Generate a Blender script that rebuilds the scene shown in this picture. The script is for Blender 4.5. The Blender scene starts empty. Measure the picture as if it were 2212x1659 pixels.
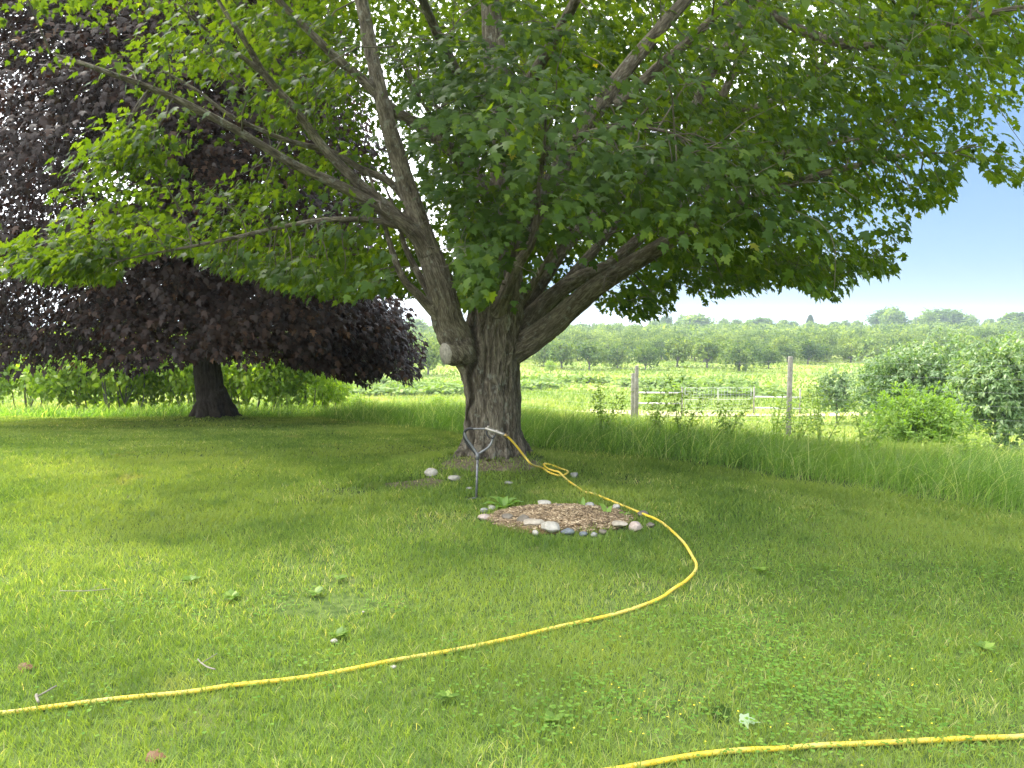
import bpy, math, random
import numpy as np
from math import radians, sin, cos, pi
from mathutils import Vector

# ------------------------------------------------------------ camera, world, sun, exposure
SC = bpy.context.scene
COL = SC.collection
FPX, CX, CY, HOR = 1671.0, 1106.0, 829.5, 695.0        # picture measured on a 2212 x 1659 copy
PITCH = math.atan((CY - HOR) / FPX)
EYE = 1.6
cam_d = bpy.data.cameras.new('camera'); cam = bpy.data.objects.new('camera', cam_d); COL.objects.link(cam)
cam.location = (0, 0, EYE); cam.rotation_euler = (pi/2 - PITCH, 0, 0)
cam_d.sensor_width = 36; cam_d.lens = 36*FPX/2212; cam_d.clip_start = .05; cam_d.clip_end = 20000
SC.camera = cam

SUN_EL, SUN_AZ = radians(55), math.atan2(-.78, .62)     # azimuth measured from +Y towards +X (sun is front left)
world = bpy.data.worlds.new("World"); SC.world = world; world.use_nodes = True
nt = world.node_tree; nt.nodes.clear()
def N(nt, t, **kw):
    n = nt.nodes.new(t)
    for k, v in kw.items(): setattr(n, k, v)
    return n
out = N(nt, 'ShaderNodeOutputWorld'); bg = N(nt, 'ShaderNodeBackground')
sky = N(nt, 'ShaderNodeTexSky', sky_type='NISHITA', sun_disc=False)
sky.sun_elevation = SUN_EL; sky.sun_rotation = SUN_AZ; sky.air_density = 1.0; sky.dust_density = .15; sky.ozone_density = 1.5
tc = N(nt, 'ShaderNodeTexCoord'); sep = N(nt, 'ShaderNodeSeparateXYZ'); nt.links.new(tc.outputs['Generated'], sep.inputs[0])
mp = N(nt, 'ShaderNodeMapping'); mp.inputs['Scale'].default_value = (1.3, 1.3, 4.5); nt.links.new(tc.outputs['Generated'], mp.inputs[0])
no = N(nt, 'ShaderNodeTexNoise'); no.inputs['Scale'].default_value = 1.6; no.inputs['Detail'].default_value = 7; no.inputs['Roughness'].default_value = .55
nt.links.new(mp.outputs[0], no.inputs['Vector'])
def M(nt, op, a, b=None, c=None):
    n = nt.nodes.new('ShaderNodeMath'); n.operation = op
    for i, v in enumerate((a, b, c)):
        if v is None: continue
        if isinstance(v, (int, float)): n.inputs[i].default_value = v
        else: nt.links.new(v, n.inputs[i])
    return n.outputs[0]
# cloud cover: heavy to the left and overhead, opening to blue low on the right
side = M(nt, 'MULTIPLY_ADD', sep.outputs['X'], -1.2, .32)
up = M(nt, 'MULTIPLY_ADD', sep.outputs['Z'], 1.25, side)
cov = M(nt, 'ADD', up, M(nt, 'MULTIPLY_ADD', no.outputs['Fac'], 1.6, -.92))
cov = M(nt, 'MINIMUM', M(nt, 'MAXIMUM', M(nt, 'MULTIPLY', cov, 2.2), 0.0), 1.0)
mixc = N(nt, 'ShaderNodeMix', data_type='RGBA')
nt.links.new(cov, mixc.inputs['Factor']); tint = N(nt, 'ShaderNodeMix', data_type='RGBA', blend_type='MULTIPLY'); tint.inputs['Factor'].default_value = 1; tint.inputs['B'].default_value = (.80, .94, 1.12, 1)
nt.links.new(sky.outputs[0], tint.inputs['A'])
grad = N(nt, 'ShaderNodeValToRGB'); e_ = grad.color_ramp.elements
e_[0].position, e_[0].color = 0, (1.75, 2.4, 3.0, 1); e_[1].position, e_[1].color = .9, (.75, 1.45, 2.7, 1)
for p_, c_ in ((.07, (1.40, 2.2, 3.1, 1)), (.2, (1.08, 1.85, 3.0, 1))):
    x_ = e_.new(p_); x_.color = c_
nt.links.new(sep.outputs['Z'], grad.inputs[0])
tm2 = N(nt, 'ShaderNodeMix', data_type='RGBA'); tm2.inputs['Factor'].default_value = .9
nt.links.new(tint.outputs['Result'], tm2.inputs['A']); nt.links.new(grad.outputs[0], tm2.inputs['B']); nt.links.new(tm2.outputs['Result'], mixc.inputs['A'])
mixc.inputs['B'].default_value = (15.5, 16.0, 16.8, 1)
nt.links.new(mixc.outputs['Result'], bg.inputs['Color']); bg.inputs['Strength'].default_value = .10
nt.links.new(bg.outputs[0], out.inputs['Surface'])

sun_d = bpy.data.lights.new('sun', 'SUN'); sun = bpy.data.objects.new('sun', sun_d); COL.objects.link(sun)
sun_d.energy = 2.7; sun_d.angle = radians(9); sun_d.color = (1, .95, .86)
SUNDIR = Vector((sin(SUN_AZ)*cos(SUN_EL), cos(SUN_AZ)*cos(SUN_EL), sin(SUN_EL)))
sun.rotation_euler = SUNDIR.to_track_quat('Z', 'Y').to_euler()
sun.location = (0, 0, 30)
SC.view_settings.view_transform = 'Standard'; SC.view_settings.look = 'None'
SC.view_settings.exposure = 1.5; SC.view_settings.gamma = 1
try:
    SC.cycles.use_adaptive_sampling = True; SC.cycles.adaptive_threshold = .02
    SC.cycles.max_bounces = 8; SC.cycles.diffuse_bounces = 4; SC.cycles.transmission_bounces = 5
    SC.cycles.glossy_bounces = 2; SC.cycles.transparent_max_bounces = 4; SC.cycles.volume_bounces = 0
    SC.cycles.use_denoising = True
except Exception: pass

# ------------------------------------------------------------ helpers
RS = np.random.RandomState
def tag(o, label=None, cat=None, group=None, kind=None):
    for k, v in (('label', label), ('category', cat), ('group', group), ('kind', kind)):
        if v: o[k] = v
    return o
def empty(name, loc, label, cat, group=None, rz=0):
    o = bpy.data.objects.new(name, None); COL.objects.link(o); o.location = loc; o.rotation_euler.z = rz
    o.empty_display_size = .1
    return tag(o, label, cat, group)
def link(name, me, mat, parent=None):
    o = bpy.data.objects.new(name, me); COL.objects.link(o)
    if mat and not me.materials: me.materials.append(mat)
    if parent: o.parent = parent
    return o
def mesh(name, V, faces, smooth=False, attrs=None):
    """V (n,3); faces: list of (m,k) int arrays; attrs: name -> (n,) floats on points"""
    me = bpy.data.meshes.new(name)
    V = np.asarray(V, dtype=np.float32); me.vertices.add(len(V)); me.vertices.foreach_set('co', V.ravel())
    faces = [np.asarray(f, dtype=np.int32) for f in faces if len(f)]
    nl = sum(f.size for f in faces); nf = sum(len(f) for f in faces)
    me.loops.add(nl); me.loops.foreach_set('vertex_index', np.concatenate([f.ravel() for f in faces]))
    me.polygons.add(nf)
    starts = []; s = 0
    for f in faces:
        starts.append(s + np.arange(len(f))*f.shape[1]); s += f.size
    me.polygons.foreach_set('loop_start', np.concatenate(starts).astype(np.int32))
    if smooth: me.polygons.foreach_set('use_smooth', np.ones(nf, dtype=bool))
    for k, a in (attrs or {}).items():
        a = np.asarray(a, dtype=np.float32)
        if a.ndim == 1: at_ = me.attributes.new(k, 'FLOAT', 'POINT'); at_.data.foreach_set('value', a)
        else: at_ = me.attributes.new(k, 'FLOAT_VECTOR', 'POINT'); at_.data.foreach_set('vector', a.ravel())
    me.update(calc_edges=True)
    return me
def vnoise(P, seed=0):
    """smooth value noise 0..1 for (n,3)"""
    P = np.asarray(P, dtype=np.float64); I = np.floor(P).astype(np.int64); F = P - I; F = F*F*(3-2*F)
    def h(i, j, k):
        x = (i*374761393 + j*668265263 + k*2147483647 + seed*974711) & 0xffffffff
        x = ((x ^ (x >> 13))*1274126177) & 0xffffffff
        x = ((x ^ (x >> 15))*2246822519) & 0xffffffff
        return ((x ^ (x >> 16)) & 0xffffff)/float(0xffffff)
    r = 0
    for a in (0, 1):
        for b in (0, 1):
            for c in (0, 1):
                w = (F[:, 0] if a else 1-F[:, 0])*(F[:, 1] if b else 1-F[:, 1])*(F[:, 2] if c else 1-F[:, 2])
                r = r + w*h(I[:, 0]+a, I[:, 1]+b, I[:, 2]+c)
    return r
def fbm(P, o=4, seed=0, g=.5):
    s = 0; a = 1; t = 0; P = np.asarray(P, dtype=np.float64)
    for i in range(o): s = s + a*vnoise(P*(2**i) + 17.3*i, seed+i); t += a; a *= g
    return s/t
def norm(v): return v/np.maximum(np.linalg.norm(v, axis=-1, keepdims=True), 1e-9)

# terrain --------------------------------------------------
TREE = np.array([-.205, 8.5]); DARK = np.array([-6.96, 18.0])
KD = [-50, 9, 12.5, 14.5, 18, 20, 25, 29, 40, 58, 73, 100, 145, 200, 300, 400, 600, 5000]
KZ = [.0, 0, -.2, -.4, -.7, -.9, -1.55, -2.1, -3.7, -5.0, -6.2, -6.6, -6.65, -6.2, -4.4, -3.5, -3, -28]
def terrain(X, Y):
    X = np.asarray(X, dtype=float); Y = np.asarray(Y, dtype=float)
    D = Y + .7*np.clip(X, 0, 12)
    z = (np.interp(D-1.2, KD, KZ) + np.interp(D, KD, KZ)*2 + np.interp(D+1.2, KD, KZ))/4
    far = np.clip((Y-60)/200, 0, 1)
    sh = X.shape
    q = np.stack([X.ravel()/60, Y.ravel()/60, np.zeros(X.size)], 1)
    z = z + far*1.2*(vnoise(q, 5).reshape(sh)-.5)
    q2 = np.stack([X.ravel()/1.3, Y.ravel()/1.3, np.zeros(X.size)], 1)
    z = z + .05*(vnoise(q2, 9).reshape(sh)-.5)
    r = np.hypot((X-TREE[0])/1.25, Y-TREE[1]); z = z + .13*np.exp(-(r/.85)**4)*(1) + .05*np.exp(-(r/.5)**2)
    r = np.hypot(X-DARK[0], Y-DARK[1]); z = z + .12*np.exp(-(r/1.0)**2)
    return z
def T(x, y): return float(terrain(np.array([x]), np.array([y]))[0])
def ray(px, py):
    v = CY-py; u = px-CX
    return np.array([u, FPX*cos(PITCH)+v*sin(PITCH), -FPX*sin(PITCH)+v*cos(PITCH)])
def at(px, py, Y):                    # a point seen at px,py lying Y metres ahead
    d = ray(px, py); return np.array([0, 0, EYE]) + d*(Y/d[1])
def gp(px, py, lift=0.):              # the ground seen at px,py
    d = ray(px, py); d = d/d[1]; lo = .5
    ys = np.concatenate([np.arange(1, 40, .02), np.arange(40, 500, .5)])
    X = d[0]*ys; Z = EYE+d[2]*ys; h = terrain(X, ys)
    k = np.argmax(Z <= h); y = ys[k]
    return np.array([d[0]*y, y, T(d[0]*y, y)+lift])
def proj(P):
    P = np.asarray(P); x = P[..., 0]; y = P[..., 1]; z = P[..., 2]-EYE
    w = y*cos(PITCH)-z*sin(PITCH); v = y*sin(PITCH)+z*cos(PITCH)
    w = np.where(w < .05, .05, w)
    return CX+FPX*x/w, CY-FPX*v/w, w
def C1(cx, cy): return 840.5+.2934*cx, 575+.2934*cy
def C2(cx, cy): return (950+cx*.36166)*.8848, (950+cy*.36166)*.8848
def C3(cx, cy): return (1400+cx*.4973)*.8848, (700+cy*.4973)*.8848

# tubes ----------------------------------------------------
def frames(P):
    P = np.asarray(P, float); n = len(P)
    Tn = np.zeros_like(P); Tn[1:-1] = P[2:]-P[:-2]; Tn[0] = P[1]-P[0]; Tn[-1] = P[-1]-P[-2]; Tn = norm(Tn)
    a = np.array([0, 0, 1.]) if abs(Tn[0][2]) < .9 else np.array([1., 0, 0])
    U = np.zeros_like(P); u = np.cross(Tn[0], a); u /= np.linalg.norm(u); U[0] = u
    for i in range(1, n):
        u = u - Tn[i]*np.dot(u, Tn[i]); u /= max(np.linalg.norm(u), 1e-9); U[i] = u
    return Tn, U, np.cross(Tn, U)
class MB:
    def __init__(s): s.V = []; s.Q = []; s.Tr = []; s.n = 0; s.A = []
    def add(s, V, Q=None, Tr=None, a=0.):
        V = np.asarray(V, float); s.V.append(V)
        if Q is not None and len(Q): s.Q.append(np.asarray(Q)+s.n)
        if Tr is not None and len(Tr): s.Tr.append(np.asarray(Tr)+s.n)
        s.A.append(np.broadcast_to(np.asarray(a, float), (len(V),))); s.n += len(V)
    def tube(s, P, R, k=8, a=0., cap=True):
        P = np.asarray(P, float); R = np.broadcast_to(np.asarray(R, float), (len(P),))
        Tn, U, W = frames(P); th = np.arange(k)*2*pi/k
        V = P[:, None]+R[:, None, None]*(np.cos(th)[None, :, None]*U[:, None]+np.sin(th)[None, :, None]*W[:, None])
        V = V.reshape(-1, 3); n = len(P)
        i = np.arange(n-1)[:, None]*k; j = np.arange(k)[None]; j2 = (j+1) % k
        Q = np.stack([i+j, i+j2, i+k+j2, i+k+j], -1).reshape(-1, 4)
        Tr = []
        if cap:
            V = np.vstack([V, P[:1], P[-1:]]); b = n*k
            jj = np.arange(k); j3 = (jj+1) % k
            Tr = np.vstack([np.stack([np.full(k, b), j3, jj], 1), np.stack([np.full(k, b+1), (n-1)*k+jj, (n-1)*k+j3], 1)])
        s.add(V, Q, Tr, a); return s
    def box(s, c, sz, a=0., rz=0.):
        v = np.array([[x, y, z] for x in (-.5, .5) for y in (-.5, .5) for z in (-.5, .5)])*np.array(sz)
        if rz: v = np.stack([v[:, 0]*cos(rz)-v[:, 1]*sin(rz), v[:, 0]*sin(rz)+v[:, 1]*cos(rz), v[:, 2]], 1)
        s.add(v+np.array(c), [[0, 1, 3, 2], [4, 6, 7, 5], [0, 4, 5, 1], [2, 3, 7, 6], [0, 2, 6, 4], [1, 5, 7, 3]], None, a); return s
    def build(s, name, mat, parent=None, smooth=True, loc=None):
        V = np.vstack(s.V)
        if loc is not None: V = V-np.asarray(loc)
        f = []
        if s.Q: f.append(np.vstack(s.Q))
        if s.Tr: f.append(np.vstack(s.Tr))
        me = mesh(name, V, f, smooth, {'rnd': np.concatenate(s.A)})
        return link(name, me, mat, parent)
def smooth_path(P, n=6):
    """Catmull-Rom through rows of P (any columns)"""
    P = np.asarray(P, float); Q = np.vstack([2*P[0]-P[1], P, 2*P[-1]-P[-2]]); o = []
    for i in range(1, len(Q)-2):
        t = np.linspace(0, 1, n, endpoint=False)[:, None]
        a, b, c, d = Q[i-1], Q[i], Q[i+1], Q[i+2]
        o.append(.5*((2*b)+(-a+c)*t+(2*a-5*b+4*c-d)*t*t+(-a+3*b-3*c+d)*t**3))
    return np.vstack(o+[P[-1:]])

# ------------------------------------------------------------ materials
def newmat(name):
    m = bpy.data.materials.new(name); m.use_nodes = True; m.node_tree.nodes.clear(); return m, m.node_tree
def ramp(nt, fac, stops):
    r = N(nt, 'ShaderNodeValToRGB'); e = r.color_ramp.elements
    e[0].position, e[0].color = stops[0][0], (*stops[0][1], 1); e[1].position, e[1].color = stops[-1][0], (*stops[-1][1], 1)
    for p, c in stops[1:-1]:
        x = e.new(p); x.color = (*c, 1)
    nt.links.new(fac, r.inputs[0]); return r.outputs[0]
def noise(nt, vec, scale, detail=4, rough=.5):
    n = N(nt, 'ShaderNodeTexNoise'); n.inputs['Scale'].default_value = scale; n.inputs['Detail'].default_value = detail
    n.inputs['Roughness'].default_value = rough
    if vec is not None: nt.links.new(vec, n.inputs['Vector'])
    return n.outputs['Fac']
def mixcol(nt, f, a, b, mode='MIX'):
    n = N(nt, 'ShaderNodeMix', data_type='RGBA', blend_type=mode)
    for s, v in (('Factor', f), ('A', a), ('B', b)):
        if isinstance(v, (int, float)): n.inputs[s].default_value = v
        elif isinstance(v, tuple): n.inputs[s].default_value = (*v, 1)
        else: nt.links.new(v, n.inputs[s])
    return n.outputs['Result']
def leafmat(name, stops, trans=(.5, .55, .12), tw=.42, rough=.5, patch=None, spec=.3, ov=0.):
    """stops: colours over the per-leaf random; patch: (scale, colour, lo, hi) larger patches over the ground"""
    m, nt = newmat(name); a = N(nt, 'ShaderNodeAttribute', attribute_name='rnd')
    c = ramp(nt, a.outputs['Fac'], stops)
    if patch:
        g = N(nt, 'ShaderNodeNewGeometry')
        for sc, colr, lo, hi in patch:
            f = noise(nt, g.outputs['Position'], sc, 4, .55)
            r = ramp(nt, f, [(lo, (0, 0, 0)), (hi, (1, 1, 1))])
            c = mixcol(nt, r, c, colr)
    oi = N(nt, 'ShaderNodeObjectInfo'); hv = N(nt, 'ShaderNodeHueSaturation'); nt.links.new(c, hv.inputs['Color'])
    nt.links.new(M(nt, 'MULTIPLY_ADD', oi.outputs['Random'], .55*ov, 1-.22*ov), hv.inputs['Value']); nt.links.new(M(nt, 'MULTIPLY_ADD', oi.outputs['Random'], -.03*ov, .5+.015*ov), hv.inputs['Hue']); c = hv.outputs[0]
    p = N(nt, 'ShaderNodeBsdfPrincipled'); p.inputs['Roughness'].default_value = rough
    p.inputs['Specular IOR Level'].default_value = spec
    nt.links.new(c, p.inputs['Base Color'])
    t = N(nt, 'ShaderNodeBsdfTranslucent'); tcol = mixcol(nt, 1.0, c, trans, 'MULTIPLY')
    tc2 = N(nt, 'ShaderNodeVectorMath', operation='SCALE'); nt.links.new(tcol, tc2.inputs[0]); tc2.inputs['Scale'].default_value = 4.0
    nt.links.new(tc2.outputs[0], t.inputs['Color'])
    mx = N(nt, 'ShaderNodeMixShader'); mx.inputs[0].default_value = tw
    nt.links.new(p.outputs[0], mx.inputs[1]); nt.links.new(t.outputs[0], mx.inputs[2])
    o = N(nt, 'ShaderNodeOutputMaterial'); nt.links.new(mx.outputs[0], o.inputs['Surface']); return m
def plain(name, col, rough=.6, metal=0, nscale=0, col2=None, bump=0, bscale=40, spec=.5, coordattr=None):
    m, nt = newmat(name); p = N(nt, 'ShaderNodeBsdfPrincipled'); p.inputs['Roughness'].default_value = rough
    p.inputs['Metallic'].default_value = metal; p.inputs['Specular IOR Level'].default_value = spec
    tc = N(nt, 'ShaderNodeTexCoord'); vec = tc.outputs['Object']
    if col2:
        f = noise(nt, vec, nscale, 6, .6); nt.links.new(ramp(nt, f, [(.35, col), (.65, col2)]), p.inputs['Base Color'])
    else: p.inputs['Base Color'].default_value = (*col, 1)
    if bump:
        b = N(nt, 'ShaderNodeBump'); b.inputs['Strength'].default_value = bump; b.inputs['Distance'].default_value = .01
        nt.links.new(noise(nt, vec, bscale, 6, .6), b.inputs['Height']); nt.links.new(b.outputs[0], p.inputs['Normal'])
    o = N(nt, 'ShaderNodeOutputMaterial'); nt.links.new(p.outputs[0], o.inputs['Surface']); return m
def barkmat(name, dark, mid, light, lichen=None, scale=30.):
    m, nt = newmat(name); p = N(nt, 'ShaderNodeBsdfPrincipled'); p.inputs['Roughness'].default_value = .9
    p.inputs['Specular IOR Level'].default_value = .15
    a = N(nt, 'ShaderNodeAttribute', attribute_name='bark'); vec = a.outputs['Vector']
    f = noise(nt, vec, scale, 8, .72); h = N(nt, 'ShaderNodeAttribute', attribute_name='rnd')
    f2 = noise(nt, vec, scale*1.5, 3, .5); cr = M(nt, 'POWER', M(nt, 'ABSOLUTE', M(nt, 'MULTIPLY_ADD', f2, 2.0, -1.0)), .45)
    f = M(nt, 'ADD', M(nt, 'MULTIPLY', f, .55), M(nt, 'MULTIPLY', cr, .45))
    ff = M(nt, 'ADD', M(nt, 'MULTIPLY', f, .68), M(nt, 'MULTIPLY', h.outputs['Fac'], .32))
    c = ramp(nt, ff, [(.25, dark), (.48, mid), (.7, light)])
    g = N(nt, 'ShaderNodeNewGeometry')
    c = mixcol(nt, ramp(nt, noise(nt, g.outputs['Position'], 1.7, 3), [(.4, (0, 0, 0)), (.7, (.5, .5, .5))]), c, tuple(x*.72 for x in mid))
    if lichen:
        c = mixcol(nt, ramp(nt, noise(nt, g.outputs['Position'], 11, 6, .62), [(.58, (0, 0, 0)), (.68, (.7, .7, .7))]), c, lichen)
    nt.links.new(c, p.inputs['Base Color'])
    b = N(nt, 'ShaderNodeBump'); b.inputs['Strength'].default_value = 1; b.inputs['Distance'].default_value = .035
    nt.links.new(f, b.inputs['Height']); nt.links.new(b.outputs[0], p.inputs['Normal'])
    o = N(nt, 'ShaderNodeOutputMaterial'); nt.links.new(p.outputs[0], o.inputs['Surface']); return m
def groundmat(name, base, layers, bump=.5, bscale=25.):
    m, nt = newmat(name); p = N(nt, 'ShaderNodeBsdfPrincipled'); p.inputs['Roughness'].default_value = .95
    p.inputs['Specular IOR Level'].default_value = .1
    g = N(nt, 'ShaderNodeNewGeometry'); v = g.outputs['Position']; c = base
    for sc, colr, lo, hi in layers:
        r = ramp(nt, noise(nt, v, sc, 5, .6), [(lo, (0, 0, 0)), (hi, (1, 1, 1))]); c = mixcol(nt, r, c, colr)
    nt.links.new(c, p.inputs['Base Color'])
    b = N(nt, 'ShaderNodeBump'); b.inputs['Strength'].default_value = bump; b.inputs['Distance'].default_value = .05
    nt.links.new(noise(nt, v, bscale, 6, .6), b.inputs['Height']); nt.links.new(b.outputs[0], p.inputs['Normal'])
    o = N(nt, 'ShaderNodeOutputMaterial'); nt.links.new(p.outputs[0], o.inputs['Surface']); return m

m_leaf = leafmat('maple_leaf', [(0, (.015, .036, .007)), (.45, (.029, .060, .010)), (.8, (.052, .092, .014)), (.93, (.085, .125, .018)), (1, (.15, .15, .025))], (1.15, .92, .14), .44, .5, spec=.12)
m_dark = leafmat('purple_leaf', [(0, (.015, .011, .009)), (.6, (.032, .021, .017)), (.85, (.068, .040, .028)), (1, (.12, .072, .04))], (.62, .32, .2), .28, .5, spec=.2)
m_bark = barkmat('maple_bark', (.016, .013, .010), (.100, .084, .062), (.24, .21, .16), (.23, .24, .20))
m_dbark = barkmat('dark_bark', (.02, .016, .012), (.06, .05, .038), (.10, .085, .065))
m_gbark = barkmat('grey_bark', (.05, .045, .04), (.15, .14, .12), (.25, .24, .21))
m_blade = leafmat('lawn_blade', [(0, (.06, .115, .026)), (.45, (.13, .205, .048)), (.8, (.205, .275, .075)), (.93, (.29, .34, .12)), (1, (.46, .42, .24))],
                  (.78, .70, .20), .40, .5, patch=[(.40, (.19, .25, .07), .46, .66), (2.6, (.075, .135, .032), .55, .75), (1.1, (.33, .30, .14), .64, .82)], spec=.2)
m_tall = leafmat('tall_blade', [(0, (.055, .11, .026)), (.45, (.12, .205, .05)), (.8, (.20, .285, .085)), (1, (.42, .42, .22))],
                 (.60, .68, .14), .42, .5, patch=[(.35, (.13, .20, .03), .5, .7)], spec=.25)
m_mead = leafmat('meadow_blade', [(0, (.09, .15, .03)), (.5, (.165, .235, .05)), (.9, (.25, .30, .085)), (1, (.42, .40, .21))],
                 (.62, .60, .22), .28, .6, patch=[(.05, (.31, .33, .11), .5, .66), (.16, (.11, .19, .03), .55, .7)], spec=.15)
m_fern = leafmat('bracken', [(0, (.08, .14, .025)), (.6, (.15, .225, .045)), (1, (.26, .33, .08))], (.6, .62, .2), .28, .6, spec=.2)
m_hedge = leafmat('hedge_leaf', [(0, (.09, .15, .022)), (.6, (.19, .27, .04)), (1, (.30, .35, .07))], (.62, .66, .14), .42, .5, spec=.25)
m_orch = leafmat('orchard_leaf', [(0, (.030, .065, .014)), (.5, (.075, .128, .026)), (1, (.17, .225, .055))], (.66, .62, .2), .35, .6, spec=.15, ov=1.)
m_wood = leafmat('wood_leaf', [(0, (.035, .08, .016)), (.6, (.08, .14, .028)), (1, (.19, .27, .05))], (.6, .62, .16), .35, .6, spec=.2, ov=1.)
m_bright = leafmat('willow_leaf', [(0, (.08, .15, .022)), (.6, (.14, .23, .035)), (1, (.24, .33, .07))], (.65, .66, .16), .35, .5)
m_sap = leafmat('sapling_leaf', [(0, (.13, .21, .05)), (.6, (.21, .30, .08)), (1, (.33, .42, .15))], (.66, .66, .2), .4, .5)
m_pale = leafmat('pale_wood_leaf', [(0, (.10, .15, .03)), (.6, (.19, .25, .05)), (1, (.28, .33, .09))], (.6, .62, .2), .3, .6)
m_conif = leafmat('conifer_leaf', [(0, (.02, .05, .02)), (1, (.04, .08, .035))], (.5, .6, .2), .2, .6)
m_peach = leafmat('peach_leaf', [(0, (.05, .10, .034)), (.5, (.115, .19, .07)), (1, (.36, .42, .24))], (.60, .62, .18), .3, .45, spec=.3)
m_bush = leafmat('bush_leaf', [(0, (.045, .09, .018)), (.6, (.09, .155, .03)), (1, (.17, .24, .055))], (.65, .62, .18), .3, .5)
m_hosta = leafmat('hosta_leaf', [(0, (.14, .24, .05)), (1, (.22, .33, .08))], (.6, .68, .16), .35, .4)
m_clover = leafmat('clover_leaf', [(0, (.08, .17, .03)), (1, (.17, .27, .055))], (.62, .68, .14), .4, .6, spec=.1)
m_yellow = plain('petal_yellow', (.75, .6, .03), .6)
m_soil = groundmat('lawn_soil', (.10, .14, .035), [(1.2, (.17, .165, .075), .55, .75), (16, (.05, .08, .02), .45, .6)])
m_field = groundmat('field_soil', (.17, .23, .045), [(.03, (.30, .34, .09), .45, .6), (.12, (.11, .17, .035), .52, .68), (.5, (.22, .24, .08), .55, .7)], .6, 2.)
m_path = groundmat('dry_track', (.42, .36, .19), [(.4, (.30, .33, .12), .45, .62), (3., (.5, .42, .25), .5, .65)])
m_mulch = groundmat('mulch_soil', (.16, .10, .05), [(14, (.30, .20, .11), .45, .6), (5, (.09, .06, .03), .55, .7)], .8, 60)
def chipmat():
    m, nt = newmat('wood_chip'); a = N(nt, 'ShaderNodeAttribute', attribute_name='rnd')
    p = N(nt, 'ShaderNodeBsdfPrincipled'); p.inputs['Roughness'].default_value = .85
    nt.links.new(ramp(nt, a.outputs['Fac'], [(0, (.09, .062, .036)), (.5, (.24, .17, .095)), (.85, (.38, .28, .165)), (1, (.55, .44, .29))]), p.inputs['Base Color'])
    o = N(nt, 'ShaderNodeOutputMaterial'); nt.links.new(p.outputs[0], o.inputs['Surface']); return m
m_chip = chipmat()
m_post = plain('weathered_post', (.17, .155, .125), .9, 0, 9, (.31, .29, .25), .6, 60)
m_wire = plain('galvanised_wire', (.34, .35, .35), .5, .6)
m_pipe = plain('galvanised_pipe', (.55, .54, .50), .6, .1, 20, (.40, .40, .38))
m_steel = plain('steel_tube', (.22, .225, .23), .5, .6, 30, (.13, .13, .135))
m_gun = plain('cast_gun', (.40, .37, .33), .4, .7, 60, (.25, .23, .2))
m_rubber = plain('black_rubber', (.02, .02, .022), .55)
m_brass = plain('brass_fitting', (.45, .30, .12), .35, .9)
def hosemat():
    m, nt = newmat('yellow_hose'); p = N(nt, 'ShaderNodeBsdfPrincipled'); p.inputs['Roughness'].default_value = .45
    g = N(nt, 'ShaderNodeNewGeometry'); v = g.outputs['Position']
    c = mixcol(nt, ramp(nt, noise(nt, v, 5, 4), [(.45, (0, 0, 0)), (.62, (.6, .6, .6))]), (.74, .50, .035), (.62, .50, .16))
    c = mixcol(nt, ramp(nt, noise(nt, v, 28, 6, .7), [(.57, (0, 0, 0)), (.70, (.7, .7, .7))]), c, (.24, .18, .07))
    nt.links.new(c, p.inputs['Base Color'])
    o = N(nt, 'ShaderNodeOutputMaterial'); nt.links.new(p.outputs[0], o.inputs['Surface']); return m
m_hose = hosemat()

# ------------------------------------------------------------ ground sheets
r = np.concatenate([np.linspace(.0, 2, 5)[1:], np.geomspace(2.3, 6000, 210)]); th = np.linspace(0, 2*pi, 361)[:-1]
G = np.stack(np.meshgrid(r, th, indexing='ij'), -1); GX = G[..., 0]*np.sin(G[..., 1]); GY = G[..., 0]*np.cos(G[..., 1])
def sink(X, Y): return np.where((Y < 23) & (Y > -4) & (X > -20) & (X < 9), .14, 0)
GZ = terrain(GX, GY)-.02-sink(GX, GY)
V = np.vstack([np.stack([GX, GY, GZ], -1).reshape(-1, 3), [[0, 0, -.15]]]); n = len(th)
i = np.arange(len(r)-1)[:, None]*n; j = np.arange(n)[None]; j2 = (j+1) % n
Q = np.stack([i+j, i+n+j, i+n+j2, i+j2], -1).reshape(-1, 4)
Tc = np.stack([np.full(n, len(V)-1), np.arange(n), (np.arange(n)+1) % n], 1)
tag(link('ground', mesh('ground', V, [Q, Tc], True), m_field), 'grassy meadow sloping down to the orchard', 'ground', kind='structure')
xs = np.arange(-19, 8.5, .1); ys = np.arange(-3.5, 22.6, .1)
X, Y = np.meshgrid(xs, ys); Z = terrain(X, Y)
nx = len(xs); i = np.arange(len(ys)-1)[:, None]*nx; j = np.arange(nx-1)[None]
Q = np.stack([i+j, i+j+1, i+nx+j+1, i+nx+j], -1).reshape(-1, 4)
tag(link('lawn', mesh('lawn', np.stack([X, Y, Z], -1).reshape(-1, 3), [Q], True), m_soil), 'mown lawn around the maple trees', 'lawn', kind='structure')

# lawn edge: far side of the mown grass, X -> Y
EX = [-30, -13.9, -4.9, -2.9, -1.6, -.8, .14, 2.07, 3.15, 4.3, 6, 9]
EY = [20.6, 20.6, 19.2, 15.6, 13.6, 11.6, 10.0, 8.9, 7.5, 6.35, 4.6, 1.5]
def in_lawn(X, Y, off=0): return Y < np.interp(X, EX, EY)+off+.25*(vnoise(np.stack([X*1.5, Y*0, X*0], 1), 3)-.5)
# mulch bed outline
bc = gp(*C2(1150, 884)); BEDX, BEDY, BEDA, BEDB = bc[0], bc[1], .60, .45
def bedr(X, Y): return np.hypot((X-BEDX)/BEDA, (Y-BEDY)/BEDB)

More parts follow.
